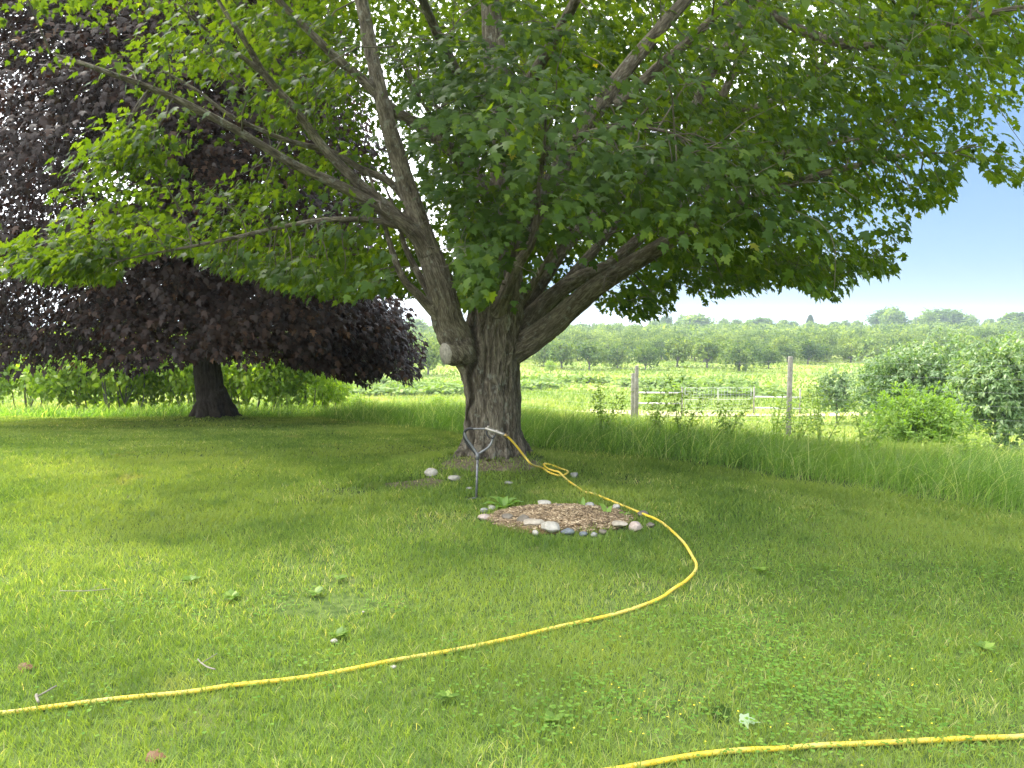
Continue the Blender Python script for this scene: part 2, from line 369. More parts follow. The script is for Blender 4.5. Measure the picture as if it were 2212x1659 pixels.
WH = ((.25, .23, .19), (.46, .43, .37)); BE = ((.26, .22, .17), (.44, .39, .31)); PK = ((.30, .23, .19), (.50, .41, .36)); DK = ((.11, .095, .075), (.19, .165, .13)); GR = ((.20, .20, .18), (.33, .32, .29)); SL = ((.10, .11, .12), (.17, .19, .205))
stones = [(285, 590, 92, 58, WH, 'rounded cream stone left of the trunk, largest on the mound'), (440, 617, 88, 40, WH, 'flat whitish stone on the mound between the big cream stone and the probe'), (540, 680, 52, 22, GR, 'small half buried stone left of the probe shaft'), (805, 645, 62, 20, GR, 'flat stone sunk in the grass in front of the trunk'), (1250, 600, 54, 44, GR, 'grey stone on the mound right of the hose loop'),
 (690, 822, 56, 36, WH, 'pale stone beside the large hosta'), (640, 840, 62, 32, GR, 'grey flat stone at the far left end of the bed'), (640, 890, 84, 38, PK, 'pinkish stone at the left end of the bed'), (798, 915, 86, 48, DK, 'dark low stone, third from the left along the front of the bed'), (905, 935, 84, 66, DK, 'dark brown rounded stone behind the long beige one'),
 (970, 955, 150, 48, BE, 'long flat beige stone in the front of the ring'), (988, 995, 50, 38, WH, 'small white stone in front of the long beige one'), (1092, 985, 142, 66, WH, 'biggest whitish block in the front of the ring'), (1205, 993, 92, 46, SL, 'slate blue stone right of the biggest whitish block'), (1310, 1005, 60, 34, SL, 'small slate stone in the front centre right'), (1385, 1005, 46, 32, GR, 'small grey stone in the front right, low in the grass'),
 (1440, 985, 60, 34, DK, 'dark stone hidden in grass left of the flat beige one at the right'), (1560, 960, 112, 42, BE, 'flat beige stone beside the pinkish boulder'), (1665, 965, 92, 66, PK, 'pinkish cream boulder at the right front corner'), (1045, 812, 94, 38, WH, 'white flat stone at the back of the ring'), (1152, 830, 72, 26, DK, 'low dark stone at the back centre'), (1355, 825, 74, 34, GR, 'greenish grey stone at the back right'), (1537, 833, 54, 34, WH, 'small white stone at the back right near the hose'), (1712, 868, 74, 38, DK, 'dark grey stone under the hose'), (1765, 945, 60, 36, DK, 'dark stone at the far right of the bed')]
STP = []
for (cx, cy, w_, h_, _, _l) in stones:
    p = gp(*C2(cx, cy)); STP.append((p[0], p[1], w_*.36166*.8848/FPX*p[1]*.52))
def clear_stone(X, Y):
    k = np.ones(len(X), bool)
    for x_, y_, a_ in STP: k &= ~((np.abs(X-x_) < a_*.9) & (Y > y_-.07) & (Y < y_+a_*.8))
    return k
# ------------------------------------------------------------ blades
def blades(P, h, w, lean, seg, rnd, rs, wind=(0, 0), curl=1.):
    """vectorised grass blades: P (n,3) root, h, w, lean (n,)"""
    n = len(P); az = rs.rand(n)*2*pi; d = np.stack([np.cos(az), np.sin(az), np.zeros(n)], 1)
    L = d*lean[:, None]+np.array([wind[0], wind[1], 0])*(.5+rs.rand(n)[:, None]); 
    fa = rs.rand(n)*2*pi; S = np.stack([np.cos(fa), np.sin(fa), np.zeros(n)], 1)
    V = np.zeros((n, seg*2+1, 3))
    for k in range(seg+1):
        t = k/seg; c = P+np.array([0, 0, 1])*(h*(t-.18*curl*np.linalg.norm(L, axis=1)*t*t))[:, None]+L*(h*(t**1.9))[:, None]
        if k < seg:
            ww = (w*(1-.75*t**1.5)/2)[:, None]*S; V[:, 2*k] = c-ww; V[:, 2*k+1] = c+ww
        else: V[:, 2*seg] = c
    b = (np.arange(n)*(2*seg+1))[:, None]
    Q = [b+np.array([[2*k, 2*k+1, 2*k+3, 2*k+2]]) for k in range(seg-1)]
    Tr = b+np.array([[2*seg-2, 2*seg-1, 2*seg]])
    return V.reshape(-1, 3), (np.vstack(Q) if Q else np.zeros((0, 4), int)), Tr, np.repeat(rnd, 2*seg+1)
def frustum_pts(rs, y0, y1, dens, marg=1., pxlo=-40, pxhi=2260):
    a0, a1 = (pxlo-CX)/FPX, (pxhi-CX)/FPX
    n = int(dens*((a1-a0)*(y1*y1-y0*y0)/2+2*marg*(y1-y0))); m = int(n*1.0)
    Y = rs.uniform(y0, y1, m*3); lo = a0*Y-marg; hi = a1*Y+marg
    keep = rs.rand(m*3) < (hi-lo)/((a1-a0)*y1+2*marg); Y = Y[keep][:n]; lo = lo[keep][:n]; hi = hi[keep][:n]
    X = lo+(hi-lo)*rs.rand(len(Y)); return X, Y
rs = RS(4)
Vs, Qs, Ts, As = [], [], [], []; off = 0
for y0, y1, dn, w0 in ((1.3, 2.6, 10500, .0030), (2.6, 4, 7500, .0036), (4, 6, 5200, .0050), (6, 9, 4200, .0085), (9, 13.5, 2000, .014), (13.5, 21, 750, .02)):
    X, Y = frustum_pts(rs, y0, y1, dn)
    k = in_lawn(X, Y) & ((bedr(X, Y) > .90+.16*(vnoise(np.stack([X*9, Y*9, X*0], 1), 73)-.5)) | (rs.rand(len(X)) < .03+.6*np.clip((bedr(X, Y)-.62)*3, 0, 1)*(vnoise(np.stack([X*7, Y*7, X*0], 1), 71) > .5))) & (np.hypot(X-TREE[0], Y-TREE[1]) > .36)
    k &= clear_stone(X, Y) & (np.hypot(X-at(*C2(588, 735), 7)[0], Y-6.88) > .10)
    thin = fbm(np.stack([X*1.6, Y*1.6, X*0], 1), 3, 21)
    bare = (np.hypot((X+1.55)/.30, (Y-7.25)/.22) < 1) | (np.hypot((X+1.05)/.30, (Y-4.22)/.16) < 1)
    front = (np.hypot((X-TREE[0])/1.15, Y-TREE[1]+.25) < .50) | (np.hypot((X+.98)/.3, (Y-7.55)/.18) < 1)
    k &= (rs.rand(len(X)) > np.clip((thin-.64)*4, 0, .5)) & ~(bare & (rs.rand(len(X)) < .8)) & ~(front & (rs.rand(len(X)) < .82))
    X = X[k]; Y = Y[k]; thin = thin[k]; n = len(X); P = np.stack([X, Y, terrain(X, Y)-.004], 1)
    tuft = fbm(np.stack([X*5, Y*5, X*0], 1), 3, 31); long_ = fbm(np.stack([X*.9, Y*.9, X*0], 1), 2, 77)
    h = (.026+.055*tuft*rs.rand(n)+.022*long_)*(1+.35*(rs.rand(n) < .06))
    if y0 >= 9: h *= .8
    edge = np.interp(X, EX, EY)-Y; stripe = np.sin(edge*5.2+.5*np.sin(X*.7))*np.clip(1-edge/6, 0, 1); h = h*(1+1.2*np.exp(-np.clip(edge, 0, 5)/.25))
    v, q, t, a = blades(P, h, w0*(.7+.7*rs.rand(n)), .25+.75*rs.rand(n), 3 if y0 < 4 else 2, np.clip(rs.beta(2, 2.6, n)+.09*stripe+.7*(thin-.5)+.3*(rs.rand(n) < .05), 0, 1), rs)
    Vs.append(v); Qs.append(q+off); Ts.append(t+off); As.append(a); off += len(v)
tag(link('lawn_grass', mesh('lawn_grass', np.vstack(Vs), [np.vstack(Qs), np.vstack(Ts)], False, {'rnd': np.concatenate(As)}), m_blade),
    'short green blades of mown lawn grass', 'grass', kind='stuff')

# tall unmown grass beyond the lawn edge
rs = RS(8); Vs, Qs, Ts, As = [], [], [], []; off = 0
for y0, y1, dn, w0, seg in ((2.5, 8, 1000, .0058, 5), (8, 13, 640, .0085, 4), (13, 20, 420, .013, 3), (20, 30, 170, .022, 3)):
    X, Y = frustum_pts(rs, y0, y1, dn, 1.5)
    e = Y-np.interp(X, EX, EY); k = (e > -.05) & (e < 3.2+.25*Y*(X < 0)+4.5*vnoise(np.stack([X*.4, Y*.3, X*0], 1), 6)) & (rs.rand(len(X)) < np.clip(.55+e, 0, 1))
    k &= ~((X > 2.6) & (e < .30) & (vnoise(np.stack([X*2.2, Y*0, X*0], 1), 14) > .55))
    X, Y, e = X[k], Y[k], e[k]; n = len(X); P = np.stack([X, Y, terrain(X, Y)-.01], 1)
    th_ = fbm(np.stack([X*1.1, Y*1.1, X*0], 1), 3, 41)
    h = np.clip(.22+e*.5, .18, .60)*(.35+1.25*th_)*(.4+.75*rs.rand(n)); sd = rs.rand(n) < .05; h = np.where(sd, h*1.55, h)
    right = np.clip((X-1)/4, 0, 1)
    h = h*(.80-.06*right)
    v, q, t, a = blades(P, h, w0*(.6+.8*rs.rand(n)), .2+1.1*rs.rand(n)**1.3, seg, np.clip(rs.beta(2, 2.4, n)+.5*(vnoise(np.stack([X*3, Y*3, X*0], 1), 61)-.45)+.45*sd, 0, 1), rs, (.28, -.12), 1.9)
    Vs.append(v); Qs.append(q+off); Ts.append(t+off); As.append(a); off += len(v)
tag(link('tall_grass', mesh('tall_grass', np.vstack(Vs), [np.vstack(Qs), np.vstack(Ts)], False, {'rnd': np.concatenate(As)}), m_tall),
    'long uncut grass leaning in the wind along the lawn edge', 'tall grass', kind='stuff')

# meadow further down the slope
rs = RS(12); Vs, Qs, Ts, As = [], [], [], []; off = 0
for y0, y1, dn, w0, hh in ((10, 18, 190, .016, .42), (18, 30, 110, .026, .45), (30, 50, 36, .055, .45), (50, 90, 9, .13, .5), (90, 170, 1.8, .3, .5)):
    X, Y = frustum_pts(rs, y0, y1, dn, 3)
    e = Y-np.interp(X, EX, EY); k = e > 2.5
    D = Y+.7*np.clip(X, 0, 12)
    k &= ~((np.abs(Y-(63+.05*X)) < 5) & (X > 6) & (X < 40) & (rs.rand(len(X)) < .8))
    X, Y = X[k], Y[k]; n = len(X); P = np.stack([X, Y, terrain(X, Y)-.02], 1)
    dry = (X > 4) & (Y > 14) & (Y < 60)
    h = hh*(.4+.8*fbm(np.stack([X*.25, Y*.25, X*0], 1), 3, 51))*(.5+.7*rs.rand(n))*np.where(dry, .55, 1)
    v, q, t, a = blades(P, h, w0*(.6+.8*rs.rand(n)), .2+.6*rs.rand(n), 2, np.clip(rs.beta(2, 2.4, n)+.18*dry, 0, 1), rs, (.25, -.05))
    Vs.append(v); Qs.append(q+off); Ts.append(t+off); As.append(a); off += len(v)
tag(link('meadow_grass', mesh('meadow_grass', np.vstack(Vs), [np.vstack(Qs), np.vstack(Ts)], False, {'rnd': np.concatenate(As)}), m_mead),
    'yellow green meadow grass on the slope below the lawn', 'meadow grass', kind='stuff')
# dry mown track by the gate
xs = np.linspace(2, 60, 60); ys = np.linspace(0, 1, 14)
X, S = np.meshgrid(xs, ys); Y = 60+.06*X+S*(5.5+2*np.sin(X*.2)); Z = terrain(X, Y)+.03
i = np.arange(13)[:, None]*60; j = np.arange(59)[None]; Q = np.stack([i+j, i+j+1, i+61+j, i+60+j], -1).reshape(-1, 4)
tag(link('path', mesh('path', np.stack([X, Y, Z], -1).reshape(-1, 3), [Q], True), m_path), 'dry pale track passing the field gate', 'path', kind='structure')

# ------------------------------------------------------------ leaf shapes
def outline(h):
    h = np.array(h, float); m = h[1:-1][::-1].copy(); m[:, 0] *= -1; return np.vstack([h, m])
MAPLE = outline([(0, 0), (.16, -.06), (.42, .02), (.30, .17), (.56, .42), (.38, .43), (.19, .46), (.24, .70), (.10, .76), (0, 1.05)])
MAPLE2 = outline([(0, 0), (.38, .02), (.24, .2), (.50, .48), (.17, .48), (.16, .74), (0, 1.02)])
SPEAR = outline([(0, 0), (.13, .3), (.10, .65), (0, 1)])
OVAL = outline([(0, 0), (.28, .25), (.30, .6), (0, 1)])
def leaves(C, D, Nn, size, shape, rnd, droop=.25, fold=.12):
    """C base points, D direction of midrib, Nn approx normal; builds fans. returns V, Tr, attr"""
    n = len(C); D = norm(D); S = norm(np.cross(D, Nn)); Nn = norm(np.cross(S, D)); k = len(shape)
    x, y = shape[:, 0], shape[:, 1]
    z = -droop*y*y-fold*0+(-fold)*np.abs(x)*1.2
    V = C[:, None]+size[:, None, None]*(x[None, :, None]*S[:, None]+y[None, :, None]*D[:, None]+z[None, :, None]*Nn[:, None])
    cc = C+size[:, None]*(.36*D-droop*.1*Nn)
    V = np.concatenate([V, cc[:, None]], 1).reshape(-1, 3)
    b = (np.arange(n)*(k+1))[:, None, None]; j = np.arange(k)
    Tr = (b+np.stack([np.full(k, k), j, (j+1) % k], 1)[None]).reshape(-1, 3)
    return V, Tr, np.repeat(rnd, k+1)

# ------------------------------------------------------------ big trees
def skeleton(limbs):
    """limbs: list of rows (x,y,z,r) -> smooth sampled arrays"""
    return [smooth_path(np.array(L), 6) for L in limbs]
def remesh_trunk(name, limbs, voxel, mat, parent, loc, amp=.02, extra=None, freq=17., seam=None, base_z=0):
    mb = MB()
    for L in limbs:
        mb.tube(L[:, :3], L[:, 3], 20)
    if extra: extra(mb)
    me = mesh('tmp', np.vstack(mb.V), [np.vstack(mb.Q), np.vstack(mb.Tr)])
    o = bpy.data.objects.new('tmp', me); COL.objects.link(o)
    md = o.modifiers.new('r', 'REMESH'); md.mode = 'VOXEL'; md.voxel_size = voxel
    sm = o.modifiers.new('s', 'SMOOTH'); sm.iterations = 5; sm.factor = .5
    dg = bpy.context.evaluated_depsgraph_get(); ev = o.evaluated_get(dg); m2 = bpy.data.meshes.new_from_object(ev)
    bpy.data.objects.remove(o); nv = len(m2.vertices)
    V = np.zeros(nv*3, np.float32); m2.vertices.foreach_get('co', V); V = V.reshape(-1, 3).astype(float)
    Nv = np.zeros(nv*3, np.float32); m2.vertex_normals.foreach_get('vector', Nv); Nv = Nv.reshape(-1, 3)
    # nearest skeleton sample -> bark coordinates that run along the limb
    SP, SR, SS, ST, SU, SW = [], [], [], [], [], []
    for k, L in enumerate(limbs):
        P = L[:, :3]; Tn, U, W = frames(P); s = np.concatenate([[0], np.cumsum(np.linalg.norm(np.diff(P, axis=0), axis=1))])+k*3.1
        SP.append(P); SR.append(L[:, 3]); SS.append(s); ST.append(Tn); SU.append(U); SW.append(W)
    SP = np.vstack(SP); SR = np.concatenate(SR); SS = np.concatenate(SS); ST = np.vstack(ST); SU = np.vstack(SU); SW = np.vstack(SW)
    idx = np.zeros(nv, int)
    for a in range(0, nv, 20000):
        d = np.linalg.norm(V[a:a+20000, None]-SP[None], axis=2)-SR[None]*.9; idx[a:a+20000] = np.argmin(d, 1)
    dv = V-SP[idx]; s = SS[idx]+np.sum(dv*ST[idx], 1); R = SR[idx]
    B = np.stack([np.sum(dv*SU[idx], 1), np.sum(dv*SW[idx], 1), s*.22], 1)
    warp = (fbm(B*9, 3, 3)-.5)[:, None]*np.array([.13, .13, 0])
    n1 = vnoise((B+warp)*freq*1.2, 11); n2 = vnoise((B+warp)*freq*2.6+5, 12)
    ridge = 1-np.abs(2*n1-1)**.8; ridge = ridge*.65+(1-np.abs(2*n2-1))*.35
    big = fbm(V*2.2, 3, 19)-.5
    sc = np.clip(R/.28, .12, 1)
    V = V+Nv*((ridge-.6)*amp*sc*2.0+big*.07*sc)[:, None]
    if seam: V, dd = seam(V, Nv)
    V = V-np.asarray(loc)
    me2 = m2; me2.vertices.foreach_set('co', V.astype(np.float32).ravel())
    a1 = me2.attributes.new('bark', 'FLOAT_VECTOR', 'POINT'); a1.data.foreach_set('vector', B.astype(np.float32).ravel())
    a2 = me2.attributes.new('rnd', 'FLOAT', 'POINT'); a2.data.foreach_set('value', np.clip(ridge, 0, 1).astype(np.float32))
    me2.polygons.foreach_set('use_smooth', np.ones(len(me2.polygons), bool)); me2.update(); me2.name = name
    me2.materials.clear()
    return link(name, me2, mat, parent)

def grow(nodes, targets, center, rs, droop=.15, rmax=.03, kmin=3):
    """attach every target to the nearest inner node by a curved twig; returns MB of twigs and end directions"""
    mb = MB(); P = [np.array(n[:3]) for n in nodes]; R = [n[3] for n in nodes]
    cap = len(nodes)+len(targets)*4+10; NP = np.zeros((cap, 3)); NR = np.zeros(cap); NDc = np.zeros(cap); m = len(nodes)
    NP[:m] = P; NR[:m] = R; NDc[:m] = np.linalg.norm(NP[:m]-center, axis=1)
    dirs = np.zeros_like(targets); order = np.argsort(np.linalg.norm(targets-center, axis=1))
    for ti in order:
        p = targets[ti]; dc = np.linalg.norm(p-center)
        d = np.linalg.norm(NP[:m]-p, axis=1); cost = d+.9*np.maximum(0, NDc[:m]-dc+.15)+.0012/np.maximum(NR[:m], .003)
        k = np.argmin(cost); a = NP[k]; L = max(d[k], .05)
        outd = norm(p-center+np.array([0, 0, .0])); mid = a+(p-a)*.5+np.array([0, 0, L*droop])+rs.normal(0, .06*L, 3)
        r0 = min(NR[k]*.75, .003+.009*L, rmax); r0 = max(r0, .0026); r1 = max(r0*.5, .0018)
        t = np.linspace(0, 1, 5 if L > .4 else 4)[:, None]; Q = (1-t)**2*a+2*t*(1-t)*mid+t*t*p
        Q[1:-1] += rs.normal(0, .018*L, Q[1:-1].shape)
        mb.tube(Q, np.linspace(r0, r1, len(Q)), 5, rs.rand(), cap=False)
        dirs[ti] = norm(Q[-1]-Q[-2])
        for q, rr in list(zip(Q, np.linspace(r0, r1, len(Q))))[1:]:
            NP[m] = q; NR[m] = rr; NDc[m] = np.linalg.norm(q-center); m += 1
    return mb, dirs

def sprays(C, dirs, center, rs, per, rad, size, shape, tint=None, flat=.16, down=.55):
    """a fan of leaves round every spray point"""
    n = len(C); cnt = rs.poisson(per, n)+3; idx = np.repeat(np.arange(n), cnt); m = len(idx)
    outd = C-center; outd[:, 2] *= .25; outd = norm(outd)[idx]; dd = norm(dirs*.7+outd_scale(C, center))[idx]
    # spray plane: tilted sheet whose normal is up plus a lean outwards
    nrm = norm(np.array([0, 0, 1])+outd*.35+rs.normal(0, .18, (n, 3))[idx])
    a = rs.rand(m)*2*pi; rr = np.sqrt(rs.rand(m))*rad[idx]; u = norm(np.cross(nrm, dd)); v = np.cross(u, nrm)
    off = u*(np.cos(a)*rr)[:, None]+v*(np.sin(a)*rr*1.1)[:, None]+nrm*(rs.normal(0, flat, m)*rad[idx])[:, None]
    off[:, 2] -= .35*rr*rr/np.maximum(rad[idx], .05)
    pos = C[idx]+off
    D = norm(norm(off+1e-4)*.55+dd*.35+outd*.35+np.array([0, 0, -1])*(down*(.3+1.1*rs.rand(m)))[:, None]+rs.normal(0, .28, (m, 3)))
    Nn = norm(nrm*.8+outd*.45+rs.normal(0, .33, (m, 3)))
    sz = size*(.50+.72*rs.rand(m)**.8)
    t = np.zeros(n) if tint is None else tint
    rnd = np.clip(rs.beta(2.2, 2.6, m)*.75+.12+t[idx]+.0*sz, 0, 1)
    return pos, D, Nn, sz, rnd, idx
def outd_scale(C, center):
    o = C-center; o[:, 2] *= .2; return norm(o)*.5

# ---- the big green maple
tz = T(*TREE)
maple = empty('maple_tree', (TREE[0], TREE[1], tz), 'big green maple with furrowed trunk, low spreading limbs and a sawn stub', 'tree')
ML = maple.location
def L(rows):
    o = []
    for row in rows:
        p = at(row[0], row[1], row[2]); o.append([*p, row[3]])
    return o
b0 = at(1066, 1010, 8.5)
limbs = [
 [[TREE[0], 8.5, tz-.25, .40]] + L([(1066, 1000, 8.5, .37), (1067, 970, 8.5, .325), (1067, 930, 8.5, .305), (1066, 880, 8.5, .298), (1063, 830, 8.5, .30), (1061, 780, 8.5, .31), (1064, 730, 8.5, .315), (1070, 690, 8.5, .30), (1075, 640, 8.5, .27), (1080, 570, 8.55, .23), (1088, 480, 8.6, .19), (1092, 380, 8.7, .165), (1082, 250, 8.8, .14), (1066, 100, 9, .12), (1050, -120, 9.2, .09), (1040, -450, 9.4, .05)]),
 L([(1034, 1000, 8.44, .14), (1032, 930, 8.44, .15), (1036, 860, 8.42, .155), (1023, 795, 8.36, .165), (990, 735, 8.3, .178), (968, 690, 8.25, .165), (958, 640, 8.22, .148), (943, 590, 8.2, .132), (916, 520, 8.2, .118), (888, 435, 8.2, .105), (862, 350, 8.2, .094), (838, 265, 8.2, .085), (812, 160, 8.3, .078), (790, 50, 8.4, .072), (768, -80, 8.5, .06), (740, -330, 8.7, .04)]),
 L([(938, 580, 8.2, .09), (905, 515, 8.1, .075), (860, 475, 8.0, .062), (780, 425, 7.85, .052), (700, 385, 7.7, .047), (625, 350, 7.55, .043), (500, 275, 7.35, .037), (350, 200, 7.1, .031), (200, 145, 6.9, .023), (110, 115, 6.8, .013)]),
 L([(905, 515, 8.15, .07), (850, 458, 8.1, .06), (780, 400, 8.0, .052), (700, 320, 7.9, .046), (640, 240, 7.8, .04), (575, 165, 7.7, .034), (530, 90, 7.6, .028), (480, 15, 7.5, .022), (440, -60, 7.4, .015)]),
 L([(575, 165, 7.7, .026), (500, 105, 7.5, .022), (435, 55, 7.3, .018), (385, 10, 7.2, .012)]),
 L([(905, 480, 8.3, .05), (850, 400, 8.4, .042), (780, 365, 8.3, .036), (720, 330, 8.2, .032), (625, 305, 8.0, .028), (550, 275, 7.9, .024), (490, 245, 7.8, .02), (425, 195, 7.7, .016), (340, 145, 7.6, .01)]),
 L([(925, 560, 8.2, .055), (880, 500, 8.1, .042), (845, 485, 8.0, .035), (800, 475, 7.9, .03), (700, 475, 7.7, .026), (600, 492, 7.5, .023), (500, 515, 7.35, .02), (400, 535, 7.2, .017), (325, 548, 7.1, .014), (250, 565, 7.0, .01), (120, 590, 6.9, .007)]),
 L([(1080, 460, 8.6, .10), (1020, 370, 8.6, .085), (960, 310, 8.5, .075), (900, 268, 8.4, .066), (850, 238, 8.3, .06), (780, 170, 8.2, .053), (720, 120, 8.1, .047), (675, 75, 8.0, .04), (625, 25, 7.9, .034), (580, -20, 7.8, .03), (480, -100, 7.6, .02)]),
 L([(955, 690, 8.2, .07), (925, 660, 8.15, .055), (898, 632, 8.1, .045), (870, 600, 8.1, .04), (848, 545, 8.1, .034), (832, 490, 8.15, .028), (815, 430, 8.2, .02), (790, 360, 8.3, .012)]),
 L([(950, 670, 8.3, .055), (920, 620, 8.35, .043), (895, 575, 8.4, .036), (872, 525, 8.4, .03), (860, 470, 8.4, .024), (830, 400, 8.5, .014)]),
 L([(1085, 772, 8.5, .15), (1123, 748, 8.45, .150), (1154, 730, 8.38, .140), (1192, 702, 8.3, .128), (1233, 667, 8.2, .117), (1280, 626, 8.1, .105), (1340, 586, 8.0, .093), (1420, 537, 7.85, .08), (1520, 478, 7.7, .062), (1650, 420, 7.5, .046), (1800, 370, 7.4, .033), (1960, 335, 7.3, .02), (2060, 330, 7.2, .01)]),
 L([(1098, 735, 8.6, .13), (1129, 708, 8.6, .115), (1161, 670, 8.65, .10), (1201, 633, 8.75, .092), (1254, 600, 8.9, .085), (1317, 573, 9.0, .078), (1400, 500, 9.3, .066), (1550, 390, 9.5, .052), (1700, 330, 9.6, .04), (1900, 290, 9.6, .022)]),
 L([(1161, 690, 8.75, .07), (1192, 660, 8.85, .075), (1233, 602, 9.0, .07), (1280, 545, 9.2, .062), (1340, 470, 9.4, .05), (1400, 400, 9.5, .03)]),
 L([(1100, 700, 8.7, .11), (1160, 620, 9.0, .09), (1230, 520, 9.3, .08), (1330, 430, 9.6, .07), (1450, 330, 9.8, .055), (1580, 245, 10, .045), (1660, 222, 10, .035), (1750, 160, 10, .025), (1850, 80, 10, .015)]),
 L([(1082, 600, 8.55, .14), (1130, 500, 8.6, .12), (1190, 400, 8.6, .11), (1260, 280, 8.6, .10), (1326, 185, 8.6, .09), (1390, 105, 8.6, .08), (1450, 35, 8.6, .07), (1540, -60, 8.6, .055), (1700, -220, 8.5, .035)]),
 L([(1330, 230, 8.6, .065), (1416, 150, 8.4, .055), (1506, 72, 8.2, .045), (1600, -20, 8.0, .035), (1720, -130, 7.9, .02)]),
 L([(1500, 230, 9.2, .055), (1546, 140, 9.1, .052), (1590, 70, 9, .046), (1650, -30, 8.9, .03)]),
 L([(1560, 210, 9.0, .045), (1605, 110, 8.9, .042), (1650, 40, 8.8, .036), (1720, -60, 8.7, .02)]),
 L([(1600, -20, 8.0, .05), (1720, 60, 7.9, .048), (1840, 98, 7.8, .046), (1931, 92, 7.7, .043), (2031, 55, 7.6, .036), (2130, 30, 7.5, .03), (2260, 5, 7.4, .02)]),
 L([(1072, 680, 8.3, .085), (1084, 655, 8.2, .078), (1098, 618, 8.12, .07), (1116, 575, 8.05, .06), (1145, 530, 7.95, .045), (1160, 470, 7.9, .036), (1165, 400, 7.7, .028), (1175, 320, 7.4, .02), (1180, 230, 7.1, .012)]),
 L([(1100, 700, 8.55, .055), (1135, 640, 8.5, .046), (1168, 585, 8.4, .038), (1205, 530, 8.3, .03), (1260, 460, 8.1, .022), (1330, 400, 7.8, .015)]),
 L([(1085, 560, 8.5, .06), (1050, 480, 8.2, .045), (1010, 400, 7.9, .034), (960, 300, 7.5, .025), (900, 200, 7.1, .018), (850, 100, 6.7, .01)]),
 L([(1085, 520, 8.45, .06), (1110, 420, 8.0, .048), (1180, 330, 7.4, .038), (1300, 280, 6.8, .028), (1420, 280, 6.3, .018), (1530, 320, 6.0, .01)]),
 L([(1088, 520, 8.7, .07), (1060, 420, 9.3, .06), (1010, 330, 10.0, .05), (950, 240, 10.8, .035), (900, 180, 11.5, .02)]),
 L([(1090, 500, 8.7, .07), (1160, 420, 9.6, .06), (1260, 350, 10.6, .045), (1380, 290, 11.6, .03), (1500, 240, 12.4, .015)]),
 L([(1080, 300, 8.8, .08), (1000, 180, 8.2, .06), (930, 40, 7.4, .045), (860, -150, 6.4, .03), (800, -500, 5.2, .015)]),
 L([(1075, 280, 8.8, .08), (1160, 150, 8.0, .06), (1260, -30, 7.0, .045), (1400, -300, 5.8, .03), (1550, -800, 4.6, .015)]),
]
limbs = skeleton(limbs)
def root_extra(mb):
    rs = RS(2)
    for k, (a, l, w) in enumerate([(-2.0, .40, .09), (-1.2, .36, .08), (-.5, .35, .075), (-2.75, .42, .09), (.4, .4, .09), (1.3, .4, .09), (2.3, .4, .09), (-1.6, .34, .07)]):
        d = np.array([cos(a), sin(a), 0]); c = np.array([TREE[0], TREE[1], tz])
        P = np.array([c+d*.12+[0, 0, .5], c+d*.24+[0, 0, .24], c+d*.30+[0, 0, .08], c+d*l+[0, 0, -.03], c+d*(l+.1)+[0, 0, -.16]])
        mb.tube(smooth_path(P, 4), np.interp(np.linspace(0, 1, 17), [0, .5, 1], [w*.9, w, w*.35]), 12)
    # swollen collar round the sawn stub
    p = at(970, 752, 8.22); q = at(958, 766, 7.97)
    q = at(978, 762, 8.14); ax = norm(np.array([-.80, -.56, -.10])); q = q+ax*.08
    mb.tube(np.array([q-ax*.42, q-ax*.26, q-ax*.10, q]), np.array([.13, .155, .145, .108]), 20)
    mb.tube(np.array([at(970, 700, 8.3), at(976, 722, 8.24), at(980, 738, 8.22)]), np.array([.13, .15, .14]), 20)
def seam(V, Nv):
    xs_ = np.interp(V[:, 2], [.1, .6, 1.0, 1.4, 1.75], [at(1024, 980, 8.2)[0], at(1014, 900, 8.2)[0], at(1020, 840, 8.2)[0], at(1030, 760, 8.2)[0], at(1018, 700, 8.2)[0]])
    f = np.exp(-((V[:, 0]-xs_+.02*np.sin(V[:, 2]*14))/.026)**2)*(V[:, 1] < 8.45)*np.clip((V[:, 2]-.25)*4, 0, 1)*np.clip((1.85-V[:, 2])*5, 0, 1)
    xs2 = np.interp(V[:, 2], [.9, 1.3, 1.8], [at(1046, 850, 8.2)[0], at(1052, 770, 8.2)[0], at(1034, 690, 8.2)[0]])
    f2 = .5*np.exp(-((V[:, 0]-xs2)/.016)**2)*(V[:, 1] < 8.45)*np.clip((V[:, 2]-.8)*4, 0, 1)*np.clip((1.75-V[:, 2])*5, 0, 1)
    ff = (f+f2)
    return V+np.stack([0*ff, .11*ff, 0*ff], 1), ff
remesh_trunk('trunk', limbs, .0135, m_bark, maple, ML, .026, root_extra, 19., seam)
# sawn face
mb = MB(); ax = norm(np.array([-.80, -.56, -.10])); q = at(978, 762, 8.14)+ax*.092; u = norm(np.cross(ax, [0, 0, 1])); v = np.cross(u, ax)
th = np.arange(28)*2*pi/28; ring = q+ax*.01+.098*np.cos(th)[:, None]*u*(1+.05*np.sin(3*th))[:, None]+.112*np.sin(th)[:, None]*v
mb.add(np.vstack([ring-ax*.05, ring, [q+ax*.004]]), [[k, (k+1) % 28, 28+(k+1) % 28, 28+k] for k in range(28)], [[56, 28+k, 28+(k+1) % 28] for k in range(28)])
st = mb.build('cut_stub', plain('sawn_wood', (.20, .18, .15), .85, 0, 30, (.36, .33, .28), .5, 90), maple, False, ML); st['label'] = 'pale oval sawn branch end'

